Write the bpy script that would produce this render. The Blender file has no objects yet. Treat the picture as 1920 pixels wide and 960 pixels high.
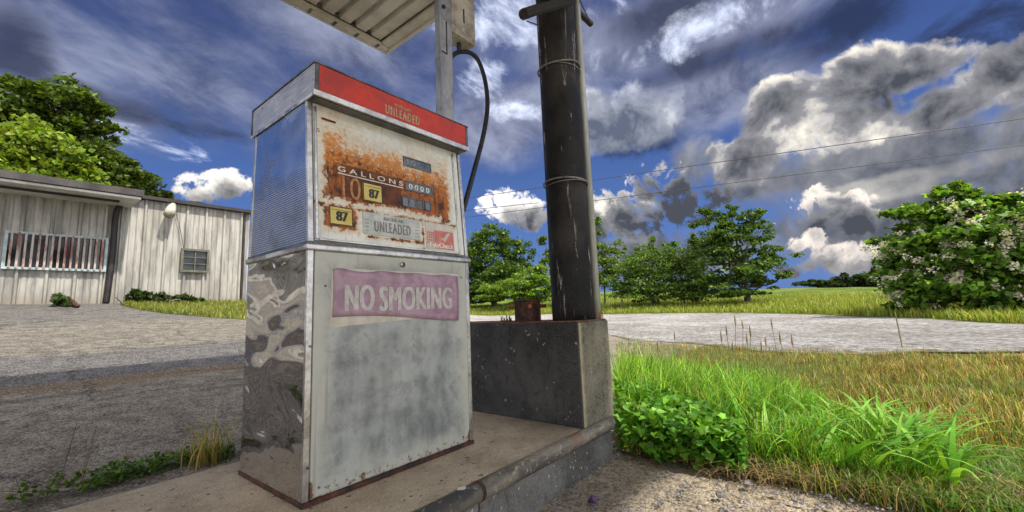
import bpy, bmesh, math, random
import numpy as np
from mathutils import Matrix, Vector
R = math.radians
random.seed(7); rng = np.random.default_rng(7)
scene = bpy.context.scene
COL = scene.collection

# ------------------------------------------------------------------ camera
FPX, PY = 795.3, 471.86
YAW, PITCH, ROLL = 0.8951, 0.1347, -0.0411
CAM = np.array([-0.6764, -1.4255, 0.5945])
_f = np.array([math.sin(YAW)*math.cos(PITCH), math.cos(YAW)*math.cos(PITCH), math.sin(PITCH)])
_r = np.cross(_f, [0, 0, 1]); _r /= np.linalg.norm(_r); _u = np.cross(_r, _f)
CR = _r*math.cos(ROLL)+_u*math.sin(ROLL); CU = -_r*math.sin(ROLL)+_u*math.cos(ROLL)
cd = bpy.data.cameras.new('camera'); cam = bpy.data.objects.new('camera', cd); COL.objects.link(cam)
cd.sensor_width = 36; cd.lens = FPX/1920*36; cd.shift_y = -(480-PY)/1920
cd.clip_start = 0.02; cd.clip_end = 3000
cam.matrix_world = Matrix(((CR[0], CU[0], -_f[0], CAM[0]), (CR[1], CU[1], -_f[1], CAM[1]), (CR[2], CU[2], -_f[2], CAM[2]), (0, 0, 0, 1)))
scene.camera = cam

# measuring helpers: where a sight line of the photograph meets a known plane of the place
def ray(x, y): return _f+CR*(x-960)/FPX+CU*(PY-y)/FPX
def aty(x, y, Y): d = ray(x, y); return CAM+d*(Y-CAM[1])/d[1]
def atx(x, y, X): d = ray(x, y); return CAM+d*(X-CAM[0])/d[0]
def atz(x, y, Z): d = ray(x, y); return CAM+d*(Z-CAM[2])/d[2]
def atD(x, y, D): d = ray(x, y); return CAM+d/math.hypot(d[0], d[1])*D

# ------------------------------------------------------------------ node helper
class NT:
    def __init__(s, nt): s.nt = nt; s.L = nt.links
    def n(s, t, **k):
        o = s.nt.nodes.new(t)
        for a, b in k.items(): setattr(o, a, b)
        return o
    def put(s, sock, v):
        if isinstance(v, bpy.types.NodeSocket): s.L.new(v, sock)
        elif v is not None:
            if isinstance(v, (tuple, list)) and len(v) == 3 and sock.type == 'RGBA': v = (*v, 1)
            sock.default_value = v
    def m(s, op, a, b=None, c=None, clamp=False):
        o = s.n('ShaderNodeMath', operation=op, use_clamp=clamp)
        for i, v in enumerate((a, b, c)):
            if v is not None: s.put(o.inputs[i], v)
        return o.outputs[0]
    def v(s, op, a, b=None, sc=None):
        o = s.n('ShaderNodeVectorMath', operation=op)
        s.put(o.inputs[0], a)
        if b is not None: s.put(o.inputs[1], b)
        if sc is not None: s.put(o.inputs['Scale'], sc)
        return o.outputs['Value'] if op in ('LENGTH', 'DOT_PRODUCT', 'DISTANCE') else o.outputs[0]
    def noise(s, vec, scale, detail=4, rough=.55, dist=0, col=False):
        o = s.n('ShaderNodeTexNoise'); s.put(o.inputs['Vector'], vec)
        o.inputs['Scale'].default_value = scale; o.inputs['Detail'].default_value = detail
        o.inputs['Roughness'].default_value = rough; o.inputs['Distortion'].default_value = dist
        return o.outputs['Color' if col else 'Fac']
    def voro(s, vec, scale, out='Distance', feature='F1'):
        o = s.n('ShaderNodeTexVoronoi', feature=feature); s.put(o.inputs['Vector'], vec); o.inputs['Scale'].default_value = scale
        return o.outputs[out]
    def ss(s, x, a, b, lo=0., hi=1.):
        o = s.n('ShaderNodeMapRange', interpolation_type='SMOOTHSTEP'); s.put(o.inputs[0], x)
        for i, v in zip((1, 2, 3, 4), (a, b, lo, hi)): s.put(o.inputs[i], v)
        return o.outputs[0]
    def lin(s, x, a, b, lo=0., hi=1.):
        o = s.n('ShaderNodeMapRange'); s.put(o.inputs[0], x)
        for i, v in zip((1, 2, 3, 4), (a, b, lo, hi)): s.put(o.inputs[i], v)
        return o.outputs[0]
    def mix(s, f, a, b, bt='MIX'):
        o = s.n('ShaderNodeMix', data_type='RGBA', blend_type=bt)
        s.put(o.inputs[0], f); s.put(o.inputs[6], a); s.put(o.inputs[7], b); return o.outputs[2]
    def sep(s, v): o = s.n('ShaderNodeSeparateXYZ'); s.put(o.inputs[0], v); return o.outputs
    def comb(s, x, y, z):
        o = s.n('ShaderNodeCombineXYZ')
        for i, v in enumerate((x, y, z)): s.put(o.inputs[i], v)
        return o.outputs[0]
    def bump(s, h, st, dist=.01, nrm=None):
        o = s.n('ShaderNodeBump'); s.put(o.inputs['Height'], h); o.inputs['Strength'].default_value = st; o.inputs['Distance'].default_value = dist
        if nrm is not None: s.put(o.inputs['Normal'], nrm)
        return o.outputs[0]
def mat(name):
    m = bpy.data.materials.new(name); m.use_nodes = True
    t = NT(m.node_tree); b = m.node_tree.nodes['Principled BSDF']
    oc = t.n('ShaderNodeTexCoord').outputs['Object']
    return m, t, b, oc

# ------------------------------------------------------------------ world, sun, exposure
SUN_DIR = Vector((.06, -.75, 0)).normalized()*math.cos(R(56)); SUN_DIR.z = math.sin(R(56))
w = bpy.data.worlds.new('World'); scene.world = w; w.use_nodes = True
t = NT(w.node_tree); bg = w.node_tree.nodes['Background']
d = t.n('ShaderNodeTexCoord').outputs['Generated']
sky = t.n('ShaderNodeTexSky', sky_type='NISHITA', sun_disc=False)
sky.sun_elevation = R(56); sky.sun_rotation = math.atan2(SUN_DIR.x, SUN_DIR.y)
dx, dy, dz = t.sep(d)
az = t.m('ARCTAN2', dx, dy); el = t.m('ARCSINE', dz)
def azel(x, y):
    q = ray(x, y); q = q/np.linalg.norm(q); return math.atan2(q[0], q[1]), math.asin(q[2])
def blobs(lst):
    acc = None
    for cx, cy, rx, ry, *tilt in lst:
        a0, e0 = azel(cx, cy)
        a1, _ = azel(cx+rx, cy); a2, _ = azel(cx-rx, cy); _, e1 = azel(cx, cy-ry); _, e2 = azel(cx, cy+ry)
        ra = abs(a1-a2)/2; re = abs(e1-e2)/2; k = (tilt[0] if tilt else 0)
        U = t.m('DIVIDE', t.m('SUBTRACT', az, a0), ra)
        V = t.m('DIVIDE', t.m('SUBTRACT', el, e0), re)
        if k: V = t.m('SUBTRACT', V, t.m('MULTIPLY', U, k))
        r2 = t.m('ADD', t.m('MULTIPLY', U, U), t.m('MULTIPLY', V, V))
        v = t.m('SUBTRACT', 1., r2)
        acc = v if acc is None else t.m('SMOOTH_MAX', acc, v, .25)
    return t.m('MAXIMUM', acc, -3.)
p = t.v('DIVIDE', d, t.comb(*[t.m('ADD', t.m('MAXIMUM', dz, 0.), .22)]*3))
# streaky direction of the high clouds (they run from left to lower right over the lot)
ps = t.v('MULTIPLY', p, (1.0, 1.0, 0.3))
def rot(v, ang):
    o = t.n('ShaderNodeVectorRotate', rotation_type='Z_AXIS'); t.put(o.inputs['Vector'], v); o.inputs['Angle'].default_value = ang; return o.outputs[0]
pst = t.v('MULTIPLY', rot(ps, R(-38)), (.8, 1.25, 1))
nA = t.noise(pst, 1.5, 8, .58, .5)
nB = t.noise(t.v('ADD', t.v('MULTIPLY', p, (.9, 1.2, .3)), t.v('SCALE', pst, sc=.35)), 3.6, 9, .64, .35)
nC = t.noise(d, 7., 9, .6, .3)
nD = t.noise(d, 17., 7, .6, .2)
nE = t.noise(t.v('ADD', d, (3.1, .7, .2)), 3.6, 5, .55, .2)
hsky = t.ss(el, R(0), R(38))
blue = t.mix(hsky, (.60, 1.25, 3.2), (.20, .36, 1.2))
blue = t.mix(.12, blue, t.v('MULTIPLY', sky.outputs[0], (.5, .6, 1.)))
c = blue
# high veil: slate sheets with soft lighter bands
veil = blobs([(330, 110, 620, 190, .12), (620, 60, 380, 170), (60, 30, 300, 150), (1250, 60, 330, 90), (1300, 190, 260, 70), (700, -250, 1200, 330), (960, 230, 260, 80)])
veil = t.m('ADD', t.m('MULTIPLY', veil, .8), t.m('MULTIPLY', t.m('SUBTRACT', nA, .5), 3.2))
mv = t.m('MULTIPLY', t.ss(veil, -.3, 1.2), .9)
vs = t.m('ADD', t.m('MULTIPLY', nB, .45), t.m('ADD', t.m('MULTIPLY', nA, .35), t.m('MULTIPLY', nE, .2)))
vcol = t.mix(t.ss(vs, .38, .60), (.48, .58, 1.05), (2.3, 2.5, 3.4))
c = t.mix(mv, c, vcol)
dk = blobs([(1220, 40, 130, 50, .2), (1350, 110, 220, 40, .3), (270, 215, 270, 32, -.35), (1200, 262, 100, 38), (1880, 50, 200, 80), (30, 90, 90, 90), (1560, 60, 160, 60), (1640, 400, 70, 90)])
dk = t.m('MULTIPLY', t.ss(t.m('ADD', dk, t.m('MULTIPLY', t.m('SUBTRACT', nB, .5), 4.)), -.1, 1.1), .8)
c = t.mix(dk, c, (.16, .21, .46))
st = blobs([(1240, 85, 230, 36, .35), (1330, 45, 190, 36, .3), (300, 262, 105, 28, -.35), (960, 210, 80, 20), (950, 40, 100, 50), (1110, 15, 80, 40), (900, 150, 60, 36)])
st = t.m('ADD', t.m('MULTIPLY', st, .55), t.m('MULTIPLY', t.m('SUBTRACT', nB, .52), 6.))
c = t.mix(t.m('MULTIPLY', t.ss(st, -.1, 1.4), .9), c, (6.2, 6.8, 8.4))
# heaped clouds: pale rims, grey bellies, built from warped noise
warp = t.v('ADD', d, t.v('SCALE', t.v('SUBTRACT', t.noise(d, 5., 3, .5, 0, True), (.5, .5, .5)), sc=.10))
nW = t.noise(warp, 8.5, 9, .56); nF = t.noise(warp, 22., 6, .6); nG = t.noise(warp, 44., 5, .6)
nS = t.noise(warp, 5.2, 3, .5); nS2 = t.noise(t.v('ADD', warp, (-.03, -.024, .05)), 5.2, 3, .5)
bil = t.m('ABSOLUTE', t.m('SUBTRACT', t.noise(warp, 12., 5, .55), .5))
relief = t.m('SUBTRACT', nS, nS2)
def heap(lst, c, amp=3.4, warm=(7.0, 6.5, 5.7), mid=(2.2, 2.2, 2.35), dark=(.48, .53, .68), inner=.62, soft=.5, flat=0., sh=1., grad=None, hi=0.):
    b = blobs(lst)
    e = t.m('ADD', b, t.m('MULTIPLY', t.m('SUBTRACT', nW, .5), amp))
    e = t.m('ADD', e, t.m('MULTIPLY', t.m('SUBTRACT', nF, .5), amp*.4))
    if hi: e = t.m('ADD', e, t.m('ADD', t.m('MULTIPLY', t.m('SUBTRACT', nF, .5), amp*hi), t.m('MULTIPLY', t.m('SUBTRACT', nG, .5), amp*hi*.8)))
    k = t.ss(e, 0., soft)
    q = t.m('ADD', t.m('MULTIPLY', t.m('ADD', t.m('MULTIPLY', b, .5), t.m('MULTIPLY', e, .5)), inner), t.m('MULTIPLY', relief, -2.6*sh))
    q = t.m('ADD', q, t.m('ADD', t.m('MULTIPLY', t.m('SUBTRACT', nE, .5), 1.3), t.m('ADD', t.m('MULTIPLY', t.m('SUBTRACT', nF, .5), .9), t.m('MULTIPLY', bil, -1.5))))
    q = t.m('ADD', q, flat+.12)
    if grad:
        _, ea = azel(*grad[0]); _, eb = azel(*grad[1]); q = t.m('ADD', q, t.lin(el, ea, eb, grad[2], -grad[3]))
    col = t.mix(t.lin(q, -.15, .30), warm, mid)
    col = t.mix(t.lin(q, .22, .85), col, dark)
    return t.mix(k, c, col)
c = heap([(1820, 185, 170, 66), (1720, 300, 480, 130, -.1), (1900, 330, 260, 160), (1450, 340, 170, 60), (1330, 300, 90, 60), (1650, 420, 330, 90), (1250, 480, 200, 60)], c, 2.4, (3.2, 3.1, 3.0), (1.9, 1.95, 2.15), (.62, .70, .95), .4, .9, .1, .5)
c = heap([(1700, 345, 200, 26, .3), (1850, 300, 120, 24, .3), (1780, 220, 160, 18, .35)], c, 4.2, (6.0, 5.6, 5.0), (3.6, 3.5, 3.3), (1.5, 1.55, 1.7), .3, 1.4)
c = heap([(1480, 215, 130, 74), (1390, 290, 105, 66), (1610, 150, 115, 62), (1730, 125, 130, 50), (1880, 135, 150, 60), (1800, 190, 160, 50), (1560, 240, 160, 50)], c)
c = heap([(1190, 215, 115, 68), (1120, 245, 60, 54), (1110, 190, 40, 30)], c, 3.8, (6.8, 7.0, 7.4), (2.9, 3.1, 3.6), (.8, .95, 1.4), .5, .9)
c = heap([(1225, 352, 76, 44), (1165, 405, 90, 50), (1270, 395, 84, 44), (1100, 400, 60, 44), (1340, 370, 50, 30), (1890, 400, 90, 60)], c, 3.6, inner=.35, hi=.6, soft=.8, grad=((1200, 430), (1200, 320), .45, .35))
c = heap([(955, 392, 62, 30), (925, 380, 30, 20), (990, 410, 40, 20)], c, 4., (8.0, 7.7, 7.4), (3.4, 3.3, 3.3), inner=.15, hi=.6, soft=.8, grad=((955, 430), (955, 370), .4, .5))
c = heap([(400, 335, 46, 20), (440, 350, 80, 28), (560, 350, 90, 30), (370, 365, 40, 16)], c, 4., (7.6, 7.2, 6.6), (3.0, 2.9, 2.8), inner=.15, hi=.6, soft=.8, grad=((430, 385), (430, 320), .4, .5))
c = heap([(1560, 400, 78, 32), (1510, 375, 40, 24), (1600, 420, 40, 22)], c, 4., (7.0, 6.3, 5.6), inner=.3, hi=.6, soft=.8, grad=((1560, 440), (1560, 360), .5, .4))
c = heap([(1560, 480, 80, 26), (1520, 455, 40, 24), (1640, 500, 70, 22), (1490, 505, 50, 16)], c, 4., (7.0, 6.2, 5.6), (2.8, 2.7, 2.7), inner=.2, hi=.6, soft=.8, grad=((1560, 520), (1560, 440), .4, .5))
# added bright broken cloud, unseen behind and above the camera, lifting the shade
away = t.ss(t.v('DOT_PRODUCT', d, (float(_f[0]), float(_f[1]), .0)), -.1, .25, 1., 0.)
over = t.ss(dz, .80, .96)
aw = t.m('MULTIPLY', t.m('MAXIMUM', away, over), t.ss(nC, .36, .56))
c = t.mix(aw, c, t.mix(t.ss(nE, .4, .62), (20., 19.5, 19.), (9., 9.2, 9.8)))
t.put(bg.inputs['Color'], c); bg.inputs['Strength'].default_value = 0.1
w.cycles.sampling_method = 'MANUAL'; w.cycles.sample_map_resolution = 512
sl = bpy.data.lights.new('sun', 'SUN'); sl.energy = 3.9; sl.angle = R(1.6); sl.color = (1, .93, .82)
so = bpy.data.objects.new('sun', sl); COL.objects.link(so); so.rotation_euler = SUN_DIR.to_track_quat('Z', 'Y').to_euler(); so.location = (0, 0, 30)
scene.view_settings.view_transform = 'Standard'; scene.view_settings.look = 'None'
scene.view_settings.exposure = 0.74; scene.view_settings.gamma = 1
scene.cycles.max_bounces = 6; scene.cycles.transparent_max_bounces = 8
scene.cycles.use_denoising = True

# ------------------------------------------------------------------ mesh helpers
class MB:
    def __init__(s): s.v = []; s.f = []
    def add(s, vs, fs):
        b = len(s.v); s.v += [tuple(map(float, q)) for q in vs]; s.f += [tuple(b+i for i in q) for q in fs]; return s
    def box(s, x0, x1, y0, y1, z0, z1):
        return s.add([(x0, y0, z0), (x1, y0, z0), (x1, y1, z0), (x0, y1, z0), (x0, y0, z1), (x1, y0, z1), (x1, y1, z1), (x0, y1, z1)],
                     [(3, 2, 1, 0), (4, 5, 6, 7), (0, 1, 5, 4), (1, 2, 6, 5), (2, 3, 7, 6), (3, 0, 4, 7)])
    def hexa(s, P):   # 8 corners in the order of box
        return s.add(P, [(3, 2, 1, 0), (4, 5, 6, 7), (0, 1, 5, 4), (1, 2, 6, 5), (2, 3, 7, 6), (3, 0, 4, 7)])
    def tube(s, pts, r, n=10, caps=True):
        pts = [np.array(q, float) for q in pts]; m = len(pts)
        rr = r if isinstance(r, (list, tuple)) else [r]*m
        a = None; rings = []
        for i, q in enumerate(pts):
            tg = pts[min(i+1, m-1)]-pts[max(i-1, 0)]; tg = tg/(np.linalg.norm(tg)+1e-9)
            if a is None:
                a = np.cross(tg, [0, 0, 1] if abs(tg[2]) < .9 else [1, 0, 0])
            else: a = a-tg*(a@tg)
            a = a/(np.linalg.norm(a)+1e-9); b = np.cross(tg, a)
            rings.append([q+(a*math.cos(2*math.pi*k/n)+b*math.sin(2*math.pi*k/n))*rr[i] for k in range(n)])
        vs = [x for g in rings for x in g]; fs = []
        for i in range(m-1):
            for k in range(n):
                k2 = (k+1) % n; fs.append((i*n+k, i*n+k2, (i+1)*n+k2, (i+1)*n+k))
        if caps: fs += [tuple(range(n-1, -1, -1)), tuple((m-1)*n+k for k in range(n))]
        return s.add(vs, fs)
def mesh_obj(name, v, f, m, parent=None, smooth=False, bevel=0, cols=None):
    me = bpy.data.meshes.new(name)
    off = np.array(parent.matrix_world.translation) if parent is not None else np.zeros(3)
    # parents are only ever translated, so local = world - parent's place
    if parent is not None:
        off = np.zeros(3); q = parent
        while q is not None: off += np.array(q.location); q = q.parent
    if isinstance(v, np.ndarray):
        vv = (v-off).astype(np.float32); nf, k = f.shape
        me.vertices.add(len(vv)); me.vertices.foreach_set('co', vv.ravel())
        me.loops.add(nf*k); me.loops.foreach_set('vertex_index', f.astype(np.int32).ravel())
        me.polygons.add(nf); me.polygons.foreach_set('loop_start', np.arange(0, nf*k, k, dtype=np.int32))
        me.update(calc_edges=True); me.validate()
        if cols is not None:
            ca = me.color_attributes.new('tint', 'FLOAT_COLOR', 'POINT')
            ca.data.foreach_set('color', np.c_[cols, np.ones(len(cols))].astype(np.float32).ravel())
    else:
        me.from_pydata([tuple(np.array(q)-off) for q in v], [], f); me.update()
    if smooth: me.polygons.foreach_set('use_smooth', [True]*len(me.polygons))
    me.materials.append(m)
    o = bpy.data.objects.new(name, me); COL.objects.link(o); o.parent = parent
    if bevel:
        b = o.modifiers.new('bevel', 'BEVEL'); b.width = bevel; b.segments = 2; b.limit_method = 'ANGLE'; b.angle_limit = R(40)
    return o
def obj(name, mb, m, parent=None, smooth=False, bevel=0): return mesh_obj(name, mb.v, mb.f, m, parent, smooth, bevel)
def tag(o, label, cat, group=None):
    o['label'] = label; o['category'] = cat
    if group: o['group'] = group
    return o
def thing(name, label, cat, loc, group=None):
    o = bpy.data.objects.new(name, None); COL.objects.link(o); o.location = loc; o.empty_display_size = .1
    return tag(o, label, cat, group)
def struct(o, kind='structure'): o['kind'] = kind; return o
def text(name, s, m, parent, at, h, wd=None, depth=.0008, bold=0.0, tilt=90, align='LEFT', space=1.0):
    cu = bpy.data.curves.new(name, 'FONT'); cu.body = s; cu.size = 1; cu.extrude = .001; cu.offset = bold; cu.space_character = space
    cu.offset = 0; tmp = bpy.data.objects.new(name+'_tmp', cu); COL.objects.link(tmp)
    dg = bpy.context.evaluated_depsgraph_get(); me = bpy.data.meshes.new_from_object(tmp.evaluated_get(dg))
    bpy.data.objects.remove(tmp); bpy.data.curves.remove(cu)
    co = np.array([v.co[:] for v in me.vertices]); lo, hi = co.min(0), co.max(0)
    sx = (wd/(hi[0]-lo[0])) if wd else h/(hi[1]-lo[1]); sy = h/(hi[1]-lo[1])
    th = R(tilt); off = np.zeros(3); q = parent
    while q is not None: off += np.array(q.location); q = q.parent
    for v in me.vertices:
        x = (v.co.x-lo[0])*sx; y = (v.co.y-lo[1])*sy; z = depth if v.co.z > 0 else 0
        v.co = (at[0]+x-off[0], at[1]+y*math.cos(th)-z*math.sin(th)-off[1], at[2]+y*math.sin(th)+z*math.cos(th)-off[2])
    if bold:
        b0 = bmesh.new(); b0.from_mesh(me); g0 = list(b0.verts)+list(b0.edges)+list(b0.faces)
        for k_ in range(1, 4):
            r_ = bmesh.ops.duplicate(b0, geom=g0)
            for v in r_['geom']:
                if isinstance(v, bmesh.types.BMVert): v.co.x += bold*h*k_; v.co.y -= .00015*k_
        b0.to_mesh(me); b0.free()
    me.name = name; me.materials.clear(); me.materials.append(m)
    o = bpy.data.objects.new(name, me); COL.objects.link(o); o.parent = parent; return o

# ------------------------------------------------------------------ materials
def simple(name, c1, c2, scale=8., rough=.6, metal=0., bump=.3, bd=.004, lo=.38, hi=.62, fine=60., rvar=.15, spec=.5, stretch=None, dirt=None, dirt_amt=0.):
    m, t, b, oc = mat(name)
    v = t.v('MULTIPLY', oc, stretch) if stretch else oc
    n1 = t.noise(v, scale, 6, .6); n2 = t.noise(v, fine, 4, .6)
    f = t.m('ADD', t.m('MULTIPLY', n1, .7), t.m('MULTIPLY', n2, .3))
    col = t.mix(t.ss(f, lo, hi), c1, c2)
    if dirt: col = t.mix(t.m('MULTIPLY', t.ss(t.noise(oc, scale*.6, 8, .7), .5, .68), dirt_amt), col, dirt)
    t.put(b.inputs['Base Color'], col); b.inputs['Metallic'].default_value = metal
    t.put(b.inputs['Roughness'], t.lin(n1, .3, .7, max(.02, rough-rvar), min(1, rough+rvar)))
    b.inputs['Specular IOR Level'].default_value = spec
    t.put(b.inputs['Normal'], t.bump(f, bump, bd)); return m
M = {}
M['rust'] = simple('rust', (.10, .028, .014), (.30, .10, .035), 18, .85, 0, .7)
M['darkrust'] = simple('dark rust', (.018, .010, .010), (.13, .045, .022), 16, .7, .2, .8, lo=.4, hi=.66)
M['trim'] = simple('aluminium trim', (.30, .30, .30), (.62, .62, .60), 6, .35, .9, .15, dirt=(.12, .09, .06), dirt_amt=.6)
M['darktrim'] = simple('dark trim', (.05, .052, .055), (.16, .165, .17), 9, .4, .6, .2)
M['black'] = simple('black rubber', (.008, .008, .009), (.022, .022, .024), 20, .55, 0, .2)
M['glassdark'] = simple('register glass', (.03, .04, .055), (.10, .13, .17), 14, .12, .1, .05)
M['white'] = simple('white ink', (.55, .53, .47), (.75, .72, .66), 60, .6, 0, .05)
M['dimwhite'] = simple('worn white print', (.36, .34, .33), (.50, .48, .46), 40, .6, 0, .05)
M['cream'] = simple('dim cream print', (.30, .22, .12), (.46, .38, .24), 60, .6, 0, .05)
M['ink'] = simple('black ink', (.012, .012, .012), (.03, .03, .028), 60, .6, 0, .05)
M['greyink'] = simple('faded ink', (.12, .12, .13), (.28, .28, .27), 80, .7, 0, .05)
M['steelbox'] = simple('painted steel box', (.30, .28, .23), (.52, .50, .44), 7, .6, 0, .2, dirt=(.12, .09, .06), dirt_amt=.7)
M['mast'] = simple('galvanised mast', (.20, .21, .23), (.38, .39, .41), 10, .45, .6, .2, stretch=(1, 1, .3), dirt=(.1, .09, .08), dirt_amt=.5)
M['wood'] = simple('weathered dark wood', (.004, .004, .004), (.03, .027, .022), 16, .85, 0, .8, .01, stretch=(3, 3, .5))
M['wire'] = simple('tie wire', (.12, .115, .11), (.26, .25, .24), 30, .5, .6, .1)
M['cable'] = simple('overhead cable', (.02, .02, .022), (.04, .04, .045), 5, .7)
M['bark'] = simple('bark', (.035, .027, .02), (.10, .085, .065), 9, .9, 0, 1., .03, stretch=(1, 1, .3))
M['conduit'] = simple('pale conduit', (.30, .32, .30), (.50, .53, .50), 6, .5, .2, .1, stretch=(1, 1, .2))
M['roof'] = simple('roof sheet', (.025, .023, .023), (.075, .068, .065), 3, .6, .3, .3)
M['darkgutter'] = simple('dark gutter', (.012, .010, .011), (.035, .03, .03), 4, .6, .1, .2)
M['paneldark'] = simple('window glass', (.008, .01, .012), (.03, .035, .04), 3, .06, 0, .02)
M['bluewhite'] = simple('pale blue painted frame', (.26, .36, .38), (.42, .50, .50), 14, .6, 0, .2)
M['bar'] = simple('rust-streaked window bar', (.22, .07, .055), (.44, .40, .36), 6, .7, 0, .2, stretch=(1, 1, .2), lo=.42, hi=.55)
M['olive'] = simple('olive painted frame', (.07, .075, .05), (.14, .14, .10), 10, .7)
M['stone'] = simple('stone', (.08, .08, .09), (.20, .19, .185), 30, .9, 0, .5)
M['post'] = simple('fence post', (.05, .04, .03), (.14, .12, .09), 10, .9)
M['purplebag'] = simple('purple scrap', (.05, .025, .07), (.12, .07, .16), 20, .6)

def m_pumpwhite():
    m, t, b, oc = mat('stained white enamel')
    n1 = t.noise(oc, 3.2, 9, .62, .6); n2 = t.noise(oc, 12., 9, .7); n3 = t.noise(oc, 90., 4, .7)
    n1 = t.m('ADD', t.m('MULTIPLY', n1, .5), t.m('ADD', t.m('MULTIPLY', t.noise(oc, 8.5, 8, .65), .3), t.m('MULTIPLY', t.noise(t.v('MULTIPLY', oc, (14, 14, 2)), 1., 5, .6), .2)))
    col = t.mix(t.ss(n1, .40, .64), (.33, .355, .345), (.085, .10, .10))
    col = t.mix(t.m('MULTIPLY', t.ss(n2, .5, .62), .55), col, (.14, .15, .15)); col = t.mix(t.m('MULTIPLY', t.ss(t.noise(oc, 260., 3, .8), .5, .7), .35), col, (.55, .58, .55))
    col = t.mix(t.ss(n3, .67, .72), col, (.09, .075, .06))
    x, y, z = t.sep(oc)
    # pale rim round the panel
    ex = t.m('MINIMUM', t.m('SUBTRACT', x, .03), t.m('SUBTRACT', .73, x)); ez = t.m('MINIMUM', t.m('SUBTRACT', z, .03), t.m('SUBTRACT', .82, z))
    e = t.m('ADD', t.m('MINIMUM', ex, ez), t.m('MULTIPLY', t.m('SUBTRACT', n2, .5), .12))
    col = t.mix(t.ss(e, .0, .10, .8, 0.), col, (.44, .45, .39))
    ru = t.noise(t.v('MULTIPLY', oc, (45, 45, 1.6)), 1., 4, .6); col = t.mix(t.m('MULTIPLY', t.ss(ru, .55, .72), .4), col, (.17, .16, .14))
    eb = t.m('ADD', t.ss(z, .035, .10, .5, 0.), t.ss(t.m('MINIMUM', t.m('SUBTRACT', x, .02), t.m('SUBTRACT', .742, x)), .0, .02, .4, 0.)); col = t.mix(t.ss(t.m('ADD', eb, t.m('MULTIPLY', t.m('SUBTRACT', t.noise(oc, 40, 6, .7), .5), 1.6)), .5, .7), col, (.13, .06, .03))
    # fine scratches
    sc = t.noise(t.v('MULTIPLY', rotv(t, oc, .6), (6, 6, 160)), 1.5, 3, .5); col = t.mix(t.m('MULTIPLY', t.ss(sc, .68, .74), .35), col, (.6, .62, .6))
    t.put(b.inputs['Base Color'], col); t.put(b.inputs['Roughness'], t.lin(n2, .3, .7, .32, .6))
    t.put(b.inputs['Normal'], t.bump(t.noise(oc, 5, 3), .25, .01)); return m
def rotv(t, v, a):
    o = t.n('ShaderNodeVectorRotate', rotation_type='Y_AXIS'); t.put(o.inputs['Vector'], v); o.inputs['Angle'].default_value = a; return o.outputs[0]
M['pumpwhite'] = m_pumpwhite()
def m_face():
    m, t, b, oc = mat('rusted dial face'); x, y, z = t.sep(oc)
    n1 = t.noise(oc, 11., 7, .62, .3); n2 = t.noise(oc, 70., 5, .7); n3 = t.noise(oc, 26., 6, .65); n4 = t.noise(t.v('MULTIPLY', oc, (60, 60, 6)), 1., 4, .6)
    def rect(x0, x1, z0, z1, s):
        a = t.m('MINIMUM', t.m('SUBTRACT', x, x0), t.m('SUBTRACT', x1, x)); c = t.m('MINIMUM', t.m('SUBTRACT', z, z0), t.m('SUBTRACT', z1, z))
        return t.m('DIVIDE', t.m('MINIMUM', a, c), s)
    # main rust field: solid low down, breaking up towards the top
    top = t.m('ADD', 1.29, t.m('MULTIPLY', x, -.06))
    a = t.m('DIVIDE', t.m('MINIMUM', t.m('MINIMUM', t.m('SUBTRACT', x, .055), t.m('SUBTRACT', .655, x)), t.m('SUBTRACT', z, 1.018)), .022)
    tp = t.m('DIVIDE', t.m('SUBTRACT', top, z), .10)
    f1 = t.m('MINIMUM', a, tp)
    f2 = rect(.055, .19, .905, .995, .02)
    f3 = t.m('MULTIPLY', rect(.02, .70, .985, 1.0, .012), .7)
    f4 = rect(.494, .504, .86, .985, .01); f5 = rect(.60, .668, .99, 1.2, .03); f6 = rect(.22, .50, .885, .9, .01)
    f = f1
    for q in (f2, f3, f4, f5, f6): f = t.m('MAXIMUM', f, q)
    f = t.m('MINIMUM', f, 1.4)
    nn = t.m('ADD', t.m('MULTIPLY', t.m('SUBTRACT', n1, .5), 3.2), t.m('MULTIPLY', t.m('SUBTRACT', n2, .5), 3.6))
    k = t.ss(t.m('ADD', f, nn), .0, .55)
    rc = t.mix(t.ss(t.m('ADD', t.m('MULTIPLY', n3, .6), t.m('MULTIPLY', n4, .4)), .38, .60), (.030, .011, .008), (.36, .105, .020))
    rc = t.mix(t.ss(t.m('ADD', n2, t.m('MULTIPLY', t.m('SUBTRACT', z, 1.13), 1.6)), .50, .70), rc, (.56, .22, .045))
    # rust haze staining the paint beyond the solid rust
    base = t.mix(t.ss(t.noise(oc, 5, 4), .4, .65), (.64, .66, .60), (.48, .52, .50))
    base = t.mix(t.ss(t.m('ADD', f, nn), -1.3, .3, 0., .55), base, (.50, .34, .14))
    base = t.mix(t.m('MULTIPLY', t.ss(n4, .58, .72), .35), base, (.30, .20, .12))
    # darker square behind the price tags, carrying the big numerals
    dk = t.m('MULTIPLY', t.ss(rect(.12, .40, 1.03, 1.168, .01), 0., 1.), .75)
    rc = t.mix(dk, rc, (.050, .016, .011))
    col = t.mix(k, base, rc)
    t.put(b.inputs['Base Color'], col); t.put(b.inputs['Roughness'], t.lin(k, 0., 1., .22, .75))
    t.put(b.inputs['Normal'], t.bump(t.m('ADD', t.m('MULTIPLY', k, .6), n2), .35, .002)); return m
M['face'] = m_face()
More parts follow.
